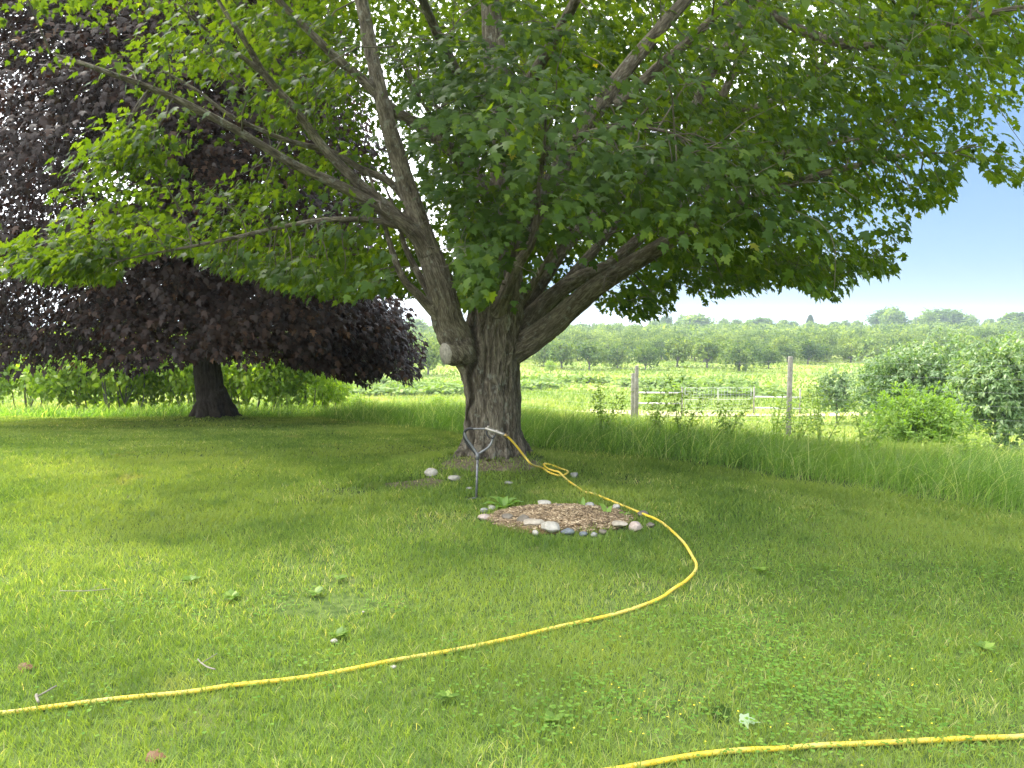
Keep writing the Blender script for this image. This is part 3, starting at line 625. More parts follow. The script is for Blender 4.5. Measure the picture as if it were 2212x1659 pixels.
# crown: density of foliage as the branches carry it
DM = """5653478875579999999999999988
1455566685469999888999898886
0001245666558999888888888775
0023122465568999999988887764
0025323465579999999988887545
0255545666668999999988887210
4665467777768888999999964000
6783157887568853455887684300
0000000231007500574310030000""".split('\n')
DMA = np.array([[int(c) for c in r_] for r_ in DM])/9.
BX = [0, 40, 150, 240, 262, 300, 420, 445, 520, 560, 600, 700, 760, 800, 870, 930, 985, 1010, 1060, 1085, 1110, 1140, 1250, 1262, 1300, 1400, 1450, 1470, 1500, 1545, 1580, 1650, 1700, 1760, 1800, 1830, 1850, 1900, 1935, 1950, 1962, 1966, 2050, 2065, 2080, 2105, 2130, 2145, 2195, 2212, 2400]
BY = [600, 600, 612, 618, 590, 555, 555, 580, 600, 605, 628, 645, 648, 640, 640, 640, 650, 668, 668, 660, 672, 684, 650, 640, 676, 690, 668, 612, 640, 660, 632, 630, 612, 640, 656, 630, 596, 598, 592, 560, 535, 470, 438, 420, 360, 340, 380, 400, 405, 390, 380]
def bottom(px): return np.interp(px, BX, BY)
def crown_R(z): return np.interp(z, [1.4, 2, 3, 5, 7, 9, 11, 12.5, 13.2], [5.4, 6.3, 6.9, 7.1, 6.2, 4.6, 2.6, 1.0, 0])
rs = RS(21)
def cand(n):
    z = rs.uniform(1.5, 13, n); a = rs.rand(n)*2*pi; rr = np.sqrt(rs.rand(n)); 
    rr = rr**.8                                              # foliage sits towards the outside of a crown
    R = crown_R(z)*(.88+.24*vnoise(np.stack([np.cos(a)*2, np.sin(a)*2, z*.6], 1), 8))
    return np.stack([TREE[0]+np.cos(a)*rr*R, TREE[1]+np.sin(a)*rr*R, z], 1)
C = cand(80000); px, py, w = proj(C); bt = bottom(px)
infr = (px > -60) & (px < 2270) & (py > -60) & (py < 1700) & (C[:, 1] > 0)
gi = np.clip((py/80).astype(int), 0, 8); gj = np.clip((px/79).astype(int), 0, 27)
dens = DMA[gi, gj]
ok_in = infr & (py < bt-(12+55*vnoise(np.stack([px/46, w*.8, px*0], 1), 91)**2)*(9/w)*1.2) & ~((px > 850) & (px < 985) & (py > 440) & (w < 8.5)) & ~((px > 1112) & (px < 1330) & (py > 500) & (w < 8.8)) & (rs.rand(len(C)) < dens**1.6) & (w > 5.2)
under = C[:, 2] > 2.0+.05*np.hypot(C[:, 0]-TREE[0], C[:, 1]-TREE[1])
near_cam = (C[:, 1] < 4.0+.15*np.abs(C[:, 0])) | (C[:, 0] < -4.8) | (C[:, 2] > 11.5)
ok_out = ~infr & under & ~near_cam & ~((py > -60) & (py < 1700) & (C[:, 1] > 0) & (np.abs(px-CX) < 1300) & (C[:, 2] < 2.4))
Cb = C[ok_in][:520]
per = 8; n = len(Cb)*per; o_ = Cb-[TREE[0], TREE[1], 0]; o_[:, 2] = 0; o_ = norm(o_); bn = norm(np.array([0, 0, 1.])+o_*.30+rs.normal(0, .12, Cb.shape))
bu = norm(np.cross(bn, o_)); bv = np.cross(bu, bn); a = rs.rand(n)*6.283; q = np.sqrt(rs.rand(n))*np.repeat(rs.uniform(.55, 1.15, len(Cb)), per)
Cin = np.repeat(Cb, per, 0)+(np.cos(a)*q)[:, None]*np.repeat(bu, per, 0)+(np.sin(a)*q)[:, None]*np.repeat(bv, per, 0)+rs.normal(0, .06, (n, 3)); Cin[:, 2] -= .16*q*q
px, py, w = proj(Cin); gi = np.clip((py/80).astype(int), 0, 8); gj = np.clip((px/79).astype(int), 0, 27)
Cin = Cin[(w > 5) & ((px < -60) | (px > 2270) | (py < -60) | ((py < bottom(px)-12) & (rs.rand(n) < np.clip(DMA[gi, gj]*1.3, 0, 1))))]
# extra sprays along the outline and the hanging clump in front of the trunk
ex = []
for k in range(300):
    x = rs.uniform(0, 2210); w_ = rs.uniform(6.6, 10.5); g = int(x/79)
    y = bottom(x)-rs.uniform(14, 60)
    if DMA[min(8, int(y/80)), min(g, 27)] > .2: ex.append(at(x, y, w_))
for k in range(150):
    x = rs.normal(1025, 60); y = rs.uniform(150, 640); w_ = rs.uniform(6.2, 7.8)
    if y < bottom(x)-16: ex.append(at(x, y, w_))
for k in range(95):
    x = rs.uniform(1170, 1680); y = rs.uniform(300, 470)+.02*(x-1170); w_ = rs.uniform(5.4, 7.2); ex.append(at(x, y, w_))
for k in range(36):
    x = rs.uniform(40, 245); y = rs.uniform(500, 600); ex.append(at(x, y, rs.uniform(6.5, 7.3)))
for k in range(26):
    x = rs.uniform(200, 340); y = rs.uniform(265, 375); ex.append(at(x, y, rs.uniform(6.6, 7.4)))
ex = np.array(ex); _x, _y, _w = proj(ex); ex = ex[~((_x > 850) & (_x < 985) & (_y > 430) & (_w < 8.5)) & ~((_x > 1115) & (_x < 1330) & (_y > 520) & (_w < 8.8))]
Cout = C[ok_out]; Cout = Cout[rs.permutation(len(Cout))[:1000]]
AllC = np.vstack([Cin, ex, Cout]); nin = len(Cin)+len(ex)
nodes = np.vstack([l[8:] if k == 0 else l[3:] for k, l in enumerate(limbs)]); nodes = nodes[nodes[:, 2] > 1.75]
ctr = np.array([TREE[0], TREE[1], 3.2])
tw, dirs = grow(nodes, AllC, ctr, rs)
m_twig = plain('twig_bark', (.06, .05, .038), .9, 0, 6, (.12, .105, .08), .4, 60, .2)
br = tw.build('branches', m_twig, maple, True, ML)
zz = (AllC[:, 0]-TREE[0])/7
pos, D, Nn, sz, rnd, idx = sprays(AllC, dirs, ctr, rs, 16, .24+.17*rs.rand(len(AllC)), .090, MAPLE, tint=.08*rs.normal(0, 1, len(AllC)), down=.45, flat=.09)
px, py, w = proj(pos); infr = (px > 0) & (px < 2212) & (py > -40) & (pos[:, 1] > 0)
keep = ~infr | (py+.5*sz*FPX/w < bottom(px)+16*rs.rand(len(px))**2)
def prune(pos, w, px, py, which, pad, prob):
    k = np.ones(len(pos), bool)
    for li in which:
        L_ = limbs[li]; lx, ly, lw = proj(L_[:, :3]); lr = L_[:, 3]*FPX/lw
        for i in range(0, len(L_)):
            d = np.hypot(px-lx[i], py-ly[i]); k &= ~((d < lr[i]+pad) & (w < lw[i]) & (rs.rand(len(pos)) < prob))
    return k
keep &= ~((px > 850) & (px < 990) & (py > 430) & (w < 8.35) & (rs.rand(len(px)) < .9)) & ~((px > 1112) & (px < 1340) & (py > 520) & (w < 8.5) & (rs.rand(len(px)) < .8))
keep &= prune(pos, w, px, py, (1,), 11, .6) & prune(pos, w, px, py, (2, 3, 5, 6), 9, .5) & prune(pos, w, px, py, (7, 8, 9, 10, 11, 12, 14, 13, 18, 4), 6, .3) & prune(pos, w, px, py, (19,), 7, .75)
fine = keep & (idx < nin)
v1, t1, a1 = leaves(pos[fine], D[fine], Nn[fine], sz[fine], MAPLE, rnd[fine])
co = keep & (idx >= nin)
v2, t2, a2 = leaves(pos[co], D[co], Nn[co], sz[co]*1.45, MAPLE2, rnd[co])
cr = link('crown', mesh('crown', np.vstack([v1, v2])-np.array(ML), [np.vstack([t1, t2+len(v1)])], False, {'rnd': np.concatenate([a1, a2])}), m_leaf, maple)
print('maple leaves', fine.sum(), co.sum())

# ---- the purple maple further back
dz = T(*DARK)
dmap = empty('purple_maple_tree', (DARK[0], DARK[1], dz), 'dark purple leaved maple with drooping skirt on the lawn behind', 'tree')
DLc = dmap.location
def LD(rows): return [[*at(a, b, c), r_] for a, b, c, r_ in rows]
dl = [
 [[DARK[0], DARK[1], dz-.3, .50]] + LD([(461, 905, 18, .42), (459, 890, 18, .38), (456, 860, 18, .325), (452, 820, 18, .31), (448, 780, 18, .30), (440, 720, 18, .28), (425, 660, 18, .28), (405, 600, 18, .26), (400, 540, 18, .25), (395, 450, 18, .22), (400, 330, 18, .18), (405, 180, 18, .14), (410, 0, 18, .10), (410, -180, 18, .05)]),
 LD([(445, 760, 18, .12), (400, 765, 17.8, .10), (350, 755, 17.3, .08), (280, 740, 16.5, .06), (180, 740, 15.6, .035), (80, 760, 15, .015)]),
 LD([(445, 700, 18, .2), (520, 640, 17.8, .16), (600, 570, 17.6, .12), (700, 480, 17.5, .09), (780, 420, 17.5, .05), (830, 400, 17.5, .02)]),
 LD([(425, 640, 18, .16), (330, 540, 17.8, .13), (240, 450, 17.6, .10), (130, 370, 17.5, .07), (20, 300, 17.5, .04)]),
 LD([(400, 560, 18, .14), (460, 500, 18, .12), (540, 400, 18, .10), (600, 280, 18, .07), (640, 150, 18, .04)]),
 LD([(400, 470, 18, .12), (330, 400, 18, .10), (250, 340, 18, .08), (150, 200, 18, .05), (60, 60, 18, .03)]),
 LD([(400, 480, 18, .1), (330, 430, 17.5, .08), (230, 410, 17, .05), (120, 400, 16.5, .03)]),
 LD([(398, 500, 18, .1), (440, 400, 18, .08), (470, 260, 18, .06), (480, 100, 18, .04)]),
 LD([(448, 740, 18, .12), (560, 700, 17.4, .1), (680, 680, 16.8, .07), (780, 700, 16.4, .04), (860, 760, 16.2, .02)]),
 LD([(440, 700, 18.2, .12), (480, 640, 19, .1), (540, 560, 20.5, .07), (600, 480, 22, .04)]),
 LD([(430, 680, 18, .1), (380, 600, 16.8, .08), (330, 540, 15.4, .05), (300, 520, 14, .02)]),
]
dl = skeleton(dl)
def droots(mb):
    for a in (-2.7, -1.9, -1.1, -.3, .6, 1.6, 2.6):
        d = np.array([cos(a), sin(a), 0]); c = np.array([DARK[0], DARK[1], dz])
        P = np.array([c+d*.12+[0, 0, .6], c+d*.28+[0, 0, .22], c+d*.42+[0, 0, .03], c+d*.62+[0, 0, -.15]])
        mb.tube(smooth_path(P, 4), np.interp(np.linspace(0, 1, 13), [0, .5, 1], [.16, .16, .06]), 10)
remesh_trunk('trunk', dl, .026, m_dbark, dmap, DLc, .03, droots, 13.)
rs = RS(33); n = 60000
z = rs.uniform(.9, 13.4, n); a = rs.rand(n)*2*pi; rr = rs.rand(n)**.5
RR = np.interp(z, [.6, 1.4, 3, 5, 8, 11, 13.4], [4.6, 5.7, 6.6, 6.8, 5.9, 3.9, .6])*(.86+.28*vnoise(np.stack([np.cos(a)*2.2, np.sin(a)*2.2, z*.7], 1), 18))
C = np.stack([DARK[0]+np.cos(a)*rr*RR, DARK[1]+np.sin(a)*rr*RR, z], 1)
px, py, w = proj(C)
DBX = [-400, 0, 60, 130, 200, 300, 350, 420, 470, 520, 560, 620, 700, 750, 800, 830, 850, 880, 912, 920, 960]
DBY = [812, 806, 812, 790, 798, 806, 790, 772, 768, 785, 796, 780, 800, 815, 830, 795, 810, 828, 800, 740, 600]
edge_r = np.interp(py, [0, 200, 400, 600, 690, 750, 800, 840], [700, 760, 810, 840, 862, 900, 912, 880])
ok = (py < np.interp(px, DBX, DBY)-8) & (px < edge_r-6) & ((z > 1.5) | (np.hypot(C[:, 0]-DARK[0], C[:, 1]-DARK[1]) > 2.5))
# windows of sky through the crown, where the inner limbs show
hole = (np.hypot((px-255)/95, (py-395)/50) < 1) | (np.hypot((px-430)/45, (py-560)/42) < 1) | (np.hypot((px-400)/30, (py-720)/30) < 1) | (np.hypot((px-560)/25, (py-650)/18) < 1) | (np.hypot((px-370)/22, (py-640)/18) < 1)
ok &= ~(hole & (rs.rand(n) < .93))
C = C[ok][:7400]
C = np.vstack([C]+[[at(x, y, Y_)] for x, y, Y_ in zip(rs.uniform(640, 900, 420), rs.uniform(640, 822, 420), rs.uniform(15.2, 18.5, 420)) if y < np.interp(x, DBX, DBY)-10 and x < np.interp(y, [0, 690, 750, 800, 840], [840, 862, 900, 912, 880])-8])
dn = np.vstack([l[8:] if k == 0 else l[3:] for k, l in enumerate(dl)]); dn = dn[dn[:, 2] > 1.4]
dctr = np.array([DARK[0], DARK[1], 3.0])
tw, dirs = grow(dn, C, dctr, rs, rmax=.04)
tw.build('branches', m_dbark, dmap, True, DLc)
pos, D, Nn, sz, rnd, idx = sprays(C, dirs, dctr, rs, 24, .42+.25*rs.rand(len(C)), .125, MAPLE2, tint=.10*rs.normal(0, 1, len(C)), down=.75)
px, py, w = proj(pos); keep = (py < np.interp(px, DBX, DBY)+6)
v1, t1, a1 = leaves(pos[keep], D[keep], Nn[keep], sz[keep], MAPLE2, rnd[keep])
link('crown', mesh('crown', v1-np.array(DLc), [t1], False, {'rnd': a1}), m_dark, dmap)
print('dark leaves', keep.sum())

# ------------------------------------------------------------ generic smaller trees and shrubs
def blob_leaves(rs, lobes, n, size, shape, down=.3, shell=.55, clump=0, lv=.12):
    """lobes rows (x,y,z,rx,rz)"""
    N0 = n
    if clump: n = n//clump
    lobes = np.array(lobes, float); vol = lobes[:, 3]**2*lobes[:, 4]; k = rs.choice(len(lobes), n, p=vol**.7/np.sum(vol**.7))
    d = norm(rs.normal(0, 1, (n, 3))); rr = (shell+(1-shell)*rs.rand(n)); l = lobes[k]
    wob = .75+.5*vnoise(d*2.3+k[:, None]*3.7, 4)
    P = l[:, :3]+d*rr[:, None]*wob[:, None]*np.stack([l[:, 3], l[:, 3], l[:, 4]], 1)
    if clump:
        P = np.repeat(P, clump, 0); d = np.repeat(d, clump, 0); k = np.repeat(k, clump); n = len(P)
        P += rs.normal(0, size*.22, P.shape)
        D = norm(d*.55+rs.normal(0, .75, (n, 3))+np.array([0, 0, -1])*down)
        Nn = norm(d*.6+np.array([0, 0, .9])+rs.normal(0, .3, (n, 3)))
        return leaves(P, D, Nn, size*(.6+.8*rs.rand(n)), shape, np.clip(rs.beta(2, 2, n)*.8+lv*rs.normal(0, 1, len(lobes))[k]+.1, 0, 1), .35, .15)
    D = norm(d*.6+np.array([0, 0, -1])*down+rs.normal(0, .5, (n, 3))); Nn = norm(d*.7+np.array([0, 0, .8])+rs.normal(0, .4, (n, 3)))
    return leaves(P, D, Nn, size*(.6+.8*rs.rand(n)), shape, np.clip(rs.beta(2, 2, n)+lv*rs.normal(0, 1, len(lobes))[k], 0, 1))
def simple_tree_meshes(seed, h, cr, trunk_h, tr, n, size, shape, name, lob=9, flatten=.75, down=.3, stems=1, clump=0, lv=.12):
    rs = RS(seed); mb = MB(); lobes = []
    for s in range(lob):
        a = s*2.4+rs.rand(); q = np.sqrt((s+.5)/lob)*cr*.62
        lobes.append([q*cos(a), q*sin(a), trunk_h+(h-trunk_h)*(.55+.28*rs.normal()*.5)-.18*q, cr*(.36+.14*rs.rand()), (h-trunk_h)*(.28+.12*rs.rand())*flatten/.75])
    lobes.append([0, 0, h-(h-trunk_h)*.32, cr*.45, (h-trunk_h)*.32])
    for s in range(stems):
        a = rs.rand()*6.28; b = .12*cr*(stems > 1)
        P = np.array([[b*cos(a), b*sin(a), -.15], [b*1.5*cos(a), b*1.5*sin(a), trunk_h*.5], [b*2.5*cos(a), b*2.5*sin(a), trunk_h*1.05], [b*3*cos(a), b*3*sin(a), h*.75]])
        mb.tube(smooth_path(P, 3), np.linspace(tr, tr*.35, 10), 7)
    for l in lobes[:6]:
        P = np.array([[0, 0, trunk_h*.8], [l[0]*.4, l[1]*.4, trunk_h+.3*(l[2]-trunk_h)], l[:3]]); mb.tube(smooth_path(P, 3), np.linspace(tr*.55, tr*.15, 7), 5)
    V = np.vstack(mb.V); tm = mesh(name+'_trunk', V, [np.vstack(mb.Q), np.vstack(mb.Tr)], True, {'rnd': np.full(len(V), .5), 'bark': V})
    v, t, a = blob_leaves(rs, lobes, n, size, shape, down, .55, clump, lv)
    cm = mesh(name+'_crown', v, [t], False, {'rnd': a}); return tm, cm
def place(name, meshes, mats, loc, label, cat, group=None, rz=0, s=1., sz=None, kids=('trunk', 'crown')):
    o = empty(name, loc, label, cat, group, rz); o.scale = (s, s, sz or s)
    for kn, me, mt in zip(kids, meshes, mats): link(kn, me, mt, o)
    return o
rnd_ = random.Random(5)
# orchard
orch = [simple_tree_meshes(100+k, 4.4+.3*k, 3.0+.15*k, .9, .17, 1700, .36, OVAL, 'orchard', lob=8+k, lv=.2, clump=4) for k in range(4)]  # strong random lobe tones put shaded clumps into the leaf colour
front = [(1213, 793), (1273, 800), (1333, 798), (1394, 800), (1463, 792), (1527, 793), (1597, 803), (1660, 800), (1745, 785), (925, 800), (1175, 792)]
names = ['right beside the trunk of the big maple', 'second right of the big maple trunk', 'third right of the big maple trunk', 'fourth right of the big maple trunk, small and thin',
         'left of the midpoint between the fence posts', 'just left of the right fence post', 'right behind the top of the tall fence post', 'just right of the tall fence post', 'above the small dark tree at the right', 'left of the big maple trunk, seen in the gap', 'smallest']
cnt = 0
for k, (x_, y_) in enumerate(front):
    Yv = [133, 130, 134, 131, 140, 138, 128, 136, 150, 118, 141][k]; p = at(x_, y_, Yv); X_ = p[0]
    if k in (8, 10): nm = {8: 'front row orchard tree half hidden above the dark orchard tree at right', 10: 'front row orchard tree nearest the big maple trunk, partly behind its limb'}[k]
    else: nm = 'front row orchard tree '+names[k]
    place('orchard_tree', orch[k % 4], (m_gbark, m_orch), (X_, Yv, T(X_, Yv)), nm, 'orchard tree', 'orchard trees in rows beyond the meadow', rnd_.random()*6, 1.12*[1, .95, .8, .8, 1.1, 1.05, .95, .7, 1, 1.1, .9][k])
    cnt += 1
far_pts = []
y_ = 156.
while y_ < 345:
    x0, x1 = (855-CX)/FPX*y_, (2290-CX)/FPX*y_; x_ = x0+rnd_.random()*5
    while x_ < x1:
        if rnd_.random() < .9:
            far_pts.append((x_+rnd_.uniform(-.8, .8), y_+rnd_.uniform(-.8, .8)))
        x_ += 6.1
    y_ += 6.1
for x_, yy in far_pts[:278]:
    place('orchard_tree', orch[rnd_.randrange(4)], (m_gbark, m_orch), (x_, yy, T(x_, yy)), 'low grey green orchard tree in the packed rows behind the front row', 'orchard tree', 'orchard trees packed in the rows behind', rnd_.random()*6, rnd_.uniform(.85, 1.15), rnd_.uniform(.8, 1.2))
rs = RS(77); Vl, Tl, Al = [], [], []; off = 0
for x_, yy in far_pts[278:]:
    l = [[rs.normal(0, .9), rs.normal(0, .9), 2.2+rs.rand()*1.2, 1.5, 1.1] for _ in range(5)]
    v, t, a = blob_leaves(rs, l, 150, .75, OVAL); v = v*rs.uniform(.8, 1.25)+np.array([x_, yy, T(x_, yy)])
    Vl.append(v); Tl.append(t+off); Al.append(np.clip(a+.2*rs.normal(), 0, 1)); off += len(v)
tag(link('distant_orchard', mesh('distant_orchard', np.vstack(Vl), [np.vstack(Tl)], False, {'rnd': np.concatenate(Al)}), m_orch), 'far rows of the orchard running together below the wood', 'orchard', kind='stuff')
# woodland edge on the skyline
wood = [simple_tree_meshes(200+k, 11, 5.2, 2.2, .4, 3000, .75, OVAL, 'wood', lob=16, lv=.22, clump=4) for k in range(3)]
rs = RS(55); k = 0
for px_ in np.arange(870, 2290, 30):
    if 1290 < px_ < 1405: continue
    yv = rs.uniform(360, 430); x_ = (px_-CX+rs.uniform(-12, 12))/FPX*yv
    top = np.interp(px_, [870, 930, 1000, 1140, 1280, 1410, 1440, 1500, 1560, 1650, 1740, 1800, 1860, 1920, 1950, 1985, 2030, 2070, 2120, 2212, 2290], [700, 705, 700, 700, 700, 690, 684, 681, 690, 688, 695, 695, 690, 668, 685, 682, 670, 668, 690, 680, 675])+rs.uniform(-2, 4)
    zt = EYE+(695-top)/FPX*yv; g = T(x_, yv); hh = max(zt-g, 3.2); s = hh/11
    place('woodland_tree', wood[k % 3], (m_gbark, m_pale if 1415 < px_ < 1560 or 1880 < px_ < 1945 else m_wood), (x_, yv, g), ('pale yellow green woodland tree on the skyline' if 1415 < px_ < 1560 or 1880 < px_ < 1945 else 'broad dark green woodland tree on the skyline behind the orchard'), 'tree', ('pale woodland trees on the skyline' if 1415 < px_ < 1560 or 1880 < px_ < 1945 else 'dark woodland trees on the skyline'), rs.rand()*6, max(s, .7), s); k += 1
# big crowns that stand out of the skyline
for px_, yv, top, wpx, lab in ((1915, 385, 664, 95, 'tallest round crowned tree on the skyline, left of the right hand group'), (2040, 380, 667, 110, 'wide domed tree on the skyline above the dark orchard trees'), (1505, 375, 680, 90, 'pale green tree on the skyline above the left fence post'), (1640, 378, 685, 70, 'low pale tree on the skyline between the fence posts'), (2190, 360, 674, 90, 'skyline tree at the right edge of the view'), (895, 300, 688, 70, 'light green tree on the skyline left of the big maple trunk')):
    x_ = (px_-CX)/FPX*yv; g = T(x_, yv); hh = EYE+(695-top)/FPX*yv-g
    place('woodland_tree', wood[k % 3], (m_gbark, m_wood), (x_, yv, g), lab, 'tree', 'prominent trees on the skyline', 1.3*k, wpx/FPX*yv/10.4, hh/11); k += 1
yv = 370; x_ = (1748-CX)/FPX*yv; g = T(x_, yv); hh = EYE+(695-680)/FPX*yv-g; mb = MB()
mb.tube(np.array([[0, 0, -.2], [0, 0, hh]]), np.array([.2, .04]), 6)
cf = empty('conifer_tree', (x_, yv, g), 'single dark conifer standing on the skyline', 'tree'); mb.build('trunk', m_gbark, cf)
n = 1600; hz = RS(3).rand(n); a = RS(4).rand(n)*6.28; rr = (1-hz)**.7*2.6*(.5+.5*RS(5).rand(n)); P = np.stack([np.cos(a)*rr, np.sin(a)*rr, hh*(.15+.87*hz)], 1)
v, t, aa = leaves(P, norm(np.stack([np.cos(a), np.sin(a), -.3+0*a], 1)), np.tile([0, 0, 1.], (n, 1)), np.full(n, .9), OVAL, RS(6).rand(n)); link('crown', mesh('crown', v, [t], False, {'rnd': aa}), m_conif, cf)
# far blue ridge
xs = np.linspace(-1400, 2600, 90); ridge_z = 14+6*vnoise(np.stack([xs/400, xs*0, xs*0], 1), 2)
V = np.vstack([np.stack([xs, 3000+0*xs, -40+0*xs], 1), np.stack([xs, 3050+0*xs, ridge_z], 1), np.stack([xs, 3900+0*xs, ridge_z*.9], 1), np.stack([xs, 4100+0*xs, -60+0*xs], 1)])
Q = [[r_*90+k, r_*90+k+1, (r_+1)*90+k+1, (r_+1)*90+k] for r_ in range(3) for k in range(89)]
tag(link('hills', mesh('hills', V, [np.array(Q)], True), m_wood), 'low wooded ridge on the horizon', 'hills', kind='structure')

# bracken patch in the field
rs = RS(91); n = 5200; Y_ = rs.uniform(82, 104, n); X_ = rs.uniform(-35, 60, n)
k = (fbm(np.stack([X_/9, Y_/7, X_*0], 1), 3, 7) > .49) & ((X_ < 30)); X_, Y_ = X_[k], Y_[k]; n = len(X_)
m = 9; X2 = np.repeat(X_, m)+rs.normal(0, .45, n*m); Y2 = np.repeat(Y_, m)+rs.normal(0, .45, n*m); ht = np.repeat(.35+.6*rs.rand(n), m)
P = np.stack([X2, Y2, terrain(X2, Y2)+ht*(.4+.6*rs.rand(n*m))], 1)
v, t, a = leaves(P, norm(rs.normal(0, 1, (n*m, 3))*[1, 1, .4]), norm(rs.normal(0, .4, (n*m, 3))+[0, 0, 1]), .45+.4*rs.rand(n*m), OVAL, np.clip(rs.rand(n*m)*.6+.4*np.repeat(rs.rand(n), m), 0, 1))
tag(link('bramble_patch', mesh('bramble_patch', v, [t], False, {'rnd': a}), m_fern), 'low leafy bramble growth covering part of the meadow', 'brambles', kind='stuff')

# hedgerow shrubs on the left
hed = [simple_tree_meshes(300+k, 2.9, 1.7, .5, .035, 2600, .15, OVAL, 'shrub', lob=12, stems=5) for k in range(3)]
hpos = [(-20, 26, 1.0, 'at the left edge of the view'), (60, 27, .95, 'second from the left edge'), (130, 25.5, 1.0, 'third from the left edge'), (200, 27, 1.12, 'under the tips of the purple maple, its top glowing yellow green'),
        (265, 25.5, 1.15, 'fourth before the purple maple trunk, tall and bright'), (330, 27, 1.05, 'third to the left of the purple maple trunk'), (385, 25.8, 1.0, 'just left of the purple maple trunk'), (455, 28, 1.1, 'directly behind the purple maple trunk'),
        (530, 26.5, 1.05, 'just right of the purple maple trunk with bare stems'), (590, 26, .95, 'second right of the purple maple trunk'), (645, 26.5, 1.0, 'third right of the purple maple trunk'), (700, 28, .75, 'low one ending the hedge near the open meadow')]
for k, (px_, yv, s, lab) in enumerate(hpos):
    x_ = (px_-CX)/FPX*yv
    place('hedge_shrub', hed[k % 3], (m_gbark, m_hedge), (x_, yv, T(x_, yv)), 'yellow green hedgerow shrub '+lab, 'shrub', 'shrubs in the hedgerow behind the lawn', k*1.7, s, s*1.08)
for px_, yv, s, lab in ((770, 32, .40, 'low round shrub alone in the meadow between the two maples'), (943, 46, .45, 'small round bush in the meadow just left of the big maple trunk'), (1190, 120, .7, 'small upright bush at the orchard edge right of the big maple trunk'), (1412, 70, .5, 'dark low bush behind the left wooden rail')):
    x_ = (px_-CX)/FPX*yv
    place('meadow_shrub', hed[1], (m_gbark, m_bush), (x_, yv, T(x_, yv)), lab, 'shrub', None, px_, s)

# right-hand fruit trees and bush
def fruit(px_, yv, top, wpx, seed, lab, n=7000, tr=.07, th=1.0, mat=m_peach, name='fruit_tree', size=.16, down=.45, lob=18):
    x_ = (px_-CX)/FPX*yv; g = T(x_, yv); hh = EYE+(695-top)/FPX*yv-g
    ms = simple_tree_meshes(seed, hh, wpx/2/FPX*yv, th, tr, n, size, SPEAR*[1.5, 1], name, lob=lob, down=down, flatten=.95, clump=9, lv=.1)
    return place(name, ms, (m_gbark, mat), (x_, yv, g), lab, 'fruit tree' if mat is m_peach else 'bush', None)
fruit(1985, 32, 740, 300, 401, 'widest glossy green fruit tree standing behind the bright bush', 22000, .10)
fruit(1812, 50, 798, 105, 402, 'small dark round fruit tree on a thin stem, leftmost of the fruit trees', 8000, .06, 1.1)
fruit(1905, 42, 775, 150, 405, 'medium fruit tree squeezed between the small dark one and the widest', 7000, .06, 1.0)
fruit(2165, 26, 752, 230, 403, 'fruit tree with pale drooping leaves at the right edge, thin trunk showing', 16000, .06, .75)
fruit(2290, 30, 770, 200, 404, 'fruit tree cut off by the right edge of the view', 5000, .06, .9)
bx = (1988-CX)/FPX*20; g = T(bx, 20)
ms = simple_tree_meshes(410, 1.75, 1.45, .15, .02, 11000, .11, SPEAR*[1.3, 1], 'bush', lob=24, stems=8, down=-.6, clump=6, lv=.1)
place('willow_bush', ms, (m_gbark, m_bright), (bx, 20, g), 'bright green bushy willow in front of the fruit trees', 'bush')

# weeds and saplings in the tall grass
def weed(px_, py_, yv, h, seed, lab):
    rs = RS(seed); p = at(px_, py_, yv); g = T(p[0], yv); o = empty('sapling', (p[0], yv, g), lab, 'sapling', 'weedy saplings in the tall grass')
    mb = MB(); P_, D_ = [], []
    for s in range(9):
        a = rs.rand()*6.28; l = h*rs.uniform(.55, 1.0); tip = np.array([cos(a)*l*.42+.22*l, sin(a)*l*.42, l*1.05]); Q = smooth_path(np.array([[0, 0, -.05], tip*[.35, .35, .5], tip]), 5)
        mb.tube(Q, np.linspace(.0045, .0015, len(Q)), 4, cap=False)
        for q in Q[4:]:
            for _ in range(7): P_.append(q+rs.normal(0, .05, 3)); D_.append([rs.normal(), rs.normal(), rs.uniform(-.5, .9)])
    mb.build('stem', m_bright, o); P_ = np.array(P_); n = len(P_)
    v, t, a = leaves(P_, np.array(D_), norm(rs.normal(0, .6, (n, 3))+[0, 0, 1]), .06*(.6+.8*rs.rand(n)), SPEAR*[1.4, 1], rs.rand(n)); link('foliage', mesh('foliage', v, [t], False, {'rnd': a}), m_sap, o)
for k, (px_, yv, h, lab) in enumerate(((1300, 11.5, .95, 'leafy sapling left of the left fence post'), (1470, 11, 1.05, 'tallest feathery sapling between the fence posts'), (1568, 10.5, .85, 'sapling midway between the fence posts, half sunk in grass'),
        (1675, 13, 1.05, 'bright sapling against the left side of the right fence post'), (1722, 12.5, .95, 'sapling against the right side of the right fence post'), (1775, 11, 1.1, 'sapling leaning right of the right fence post'), (1868, 10.5, .9, 'thin sapling left of the bright willow bush'), (1412, 12, .85, 'low sapling just right of the left fence post'), (2095, 10, .7, 'low weedy stem right of the bright willow bush'))):
    weed(px_, 900, yv, h, 500+k, lab)

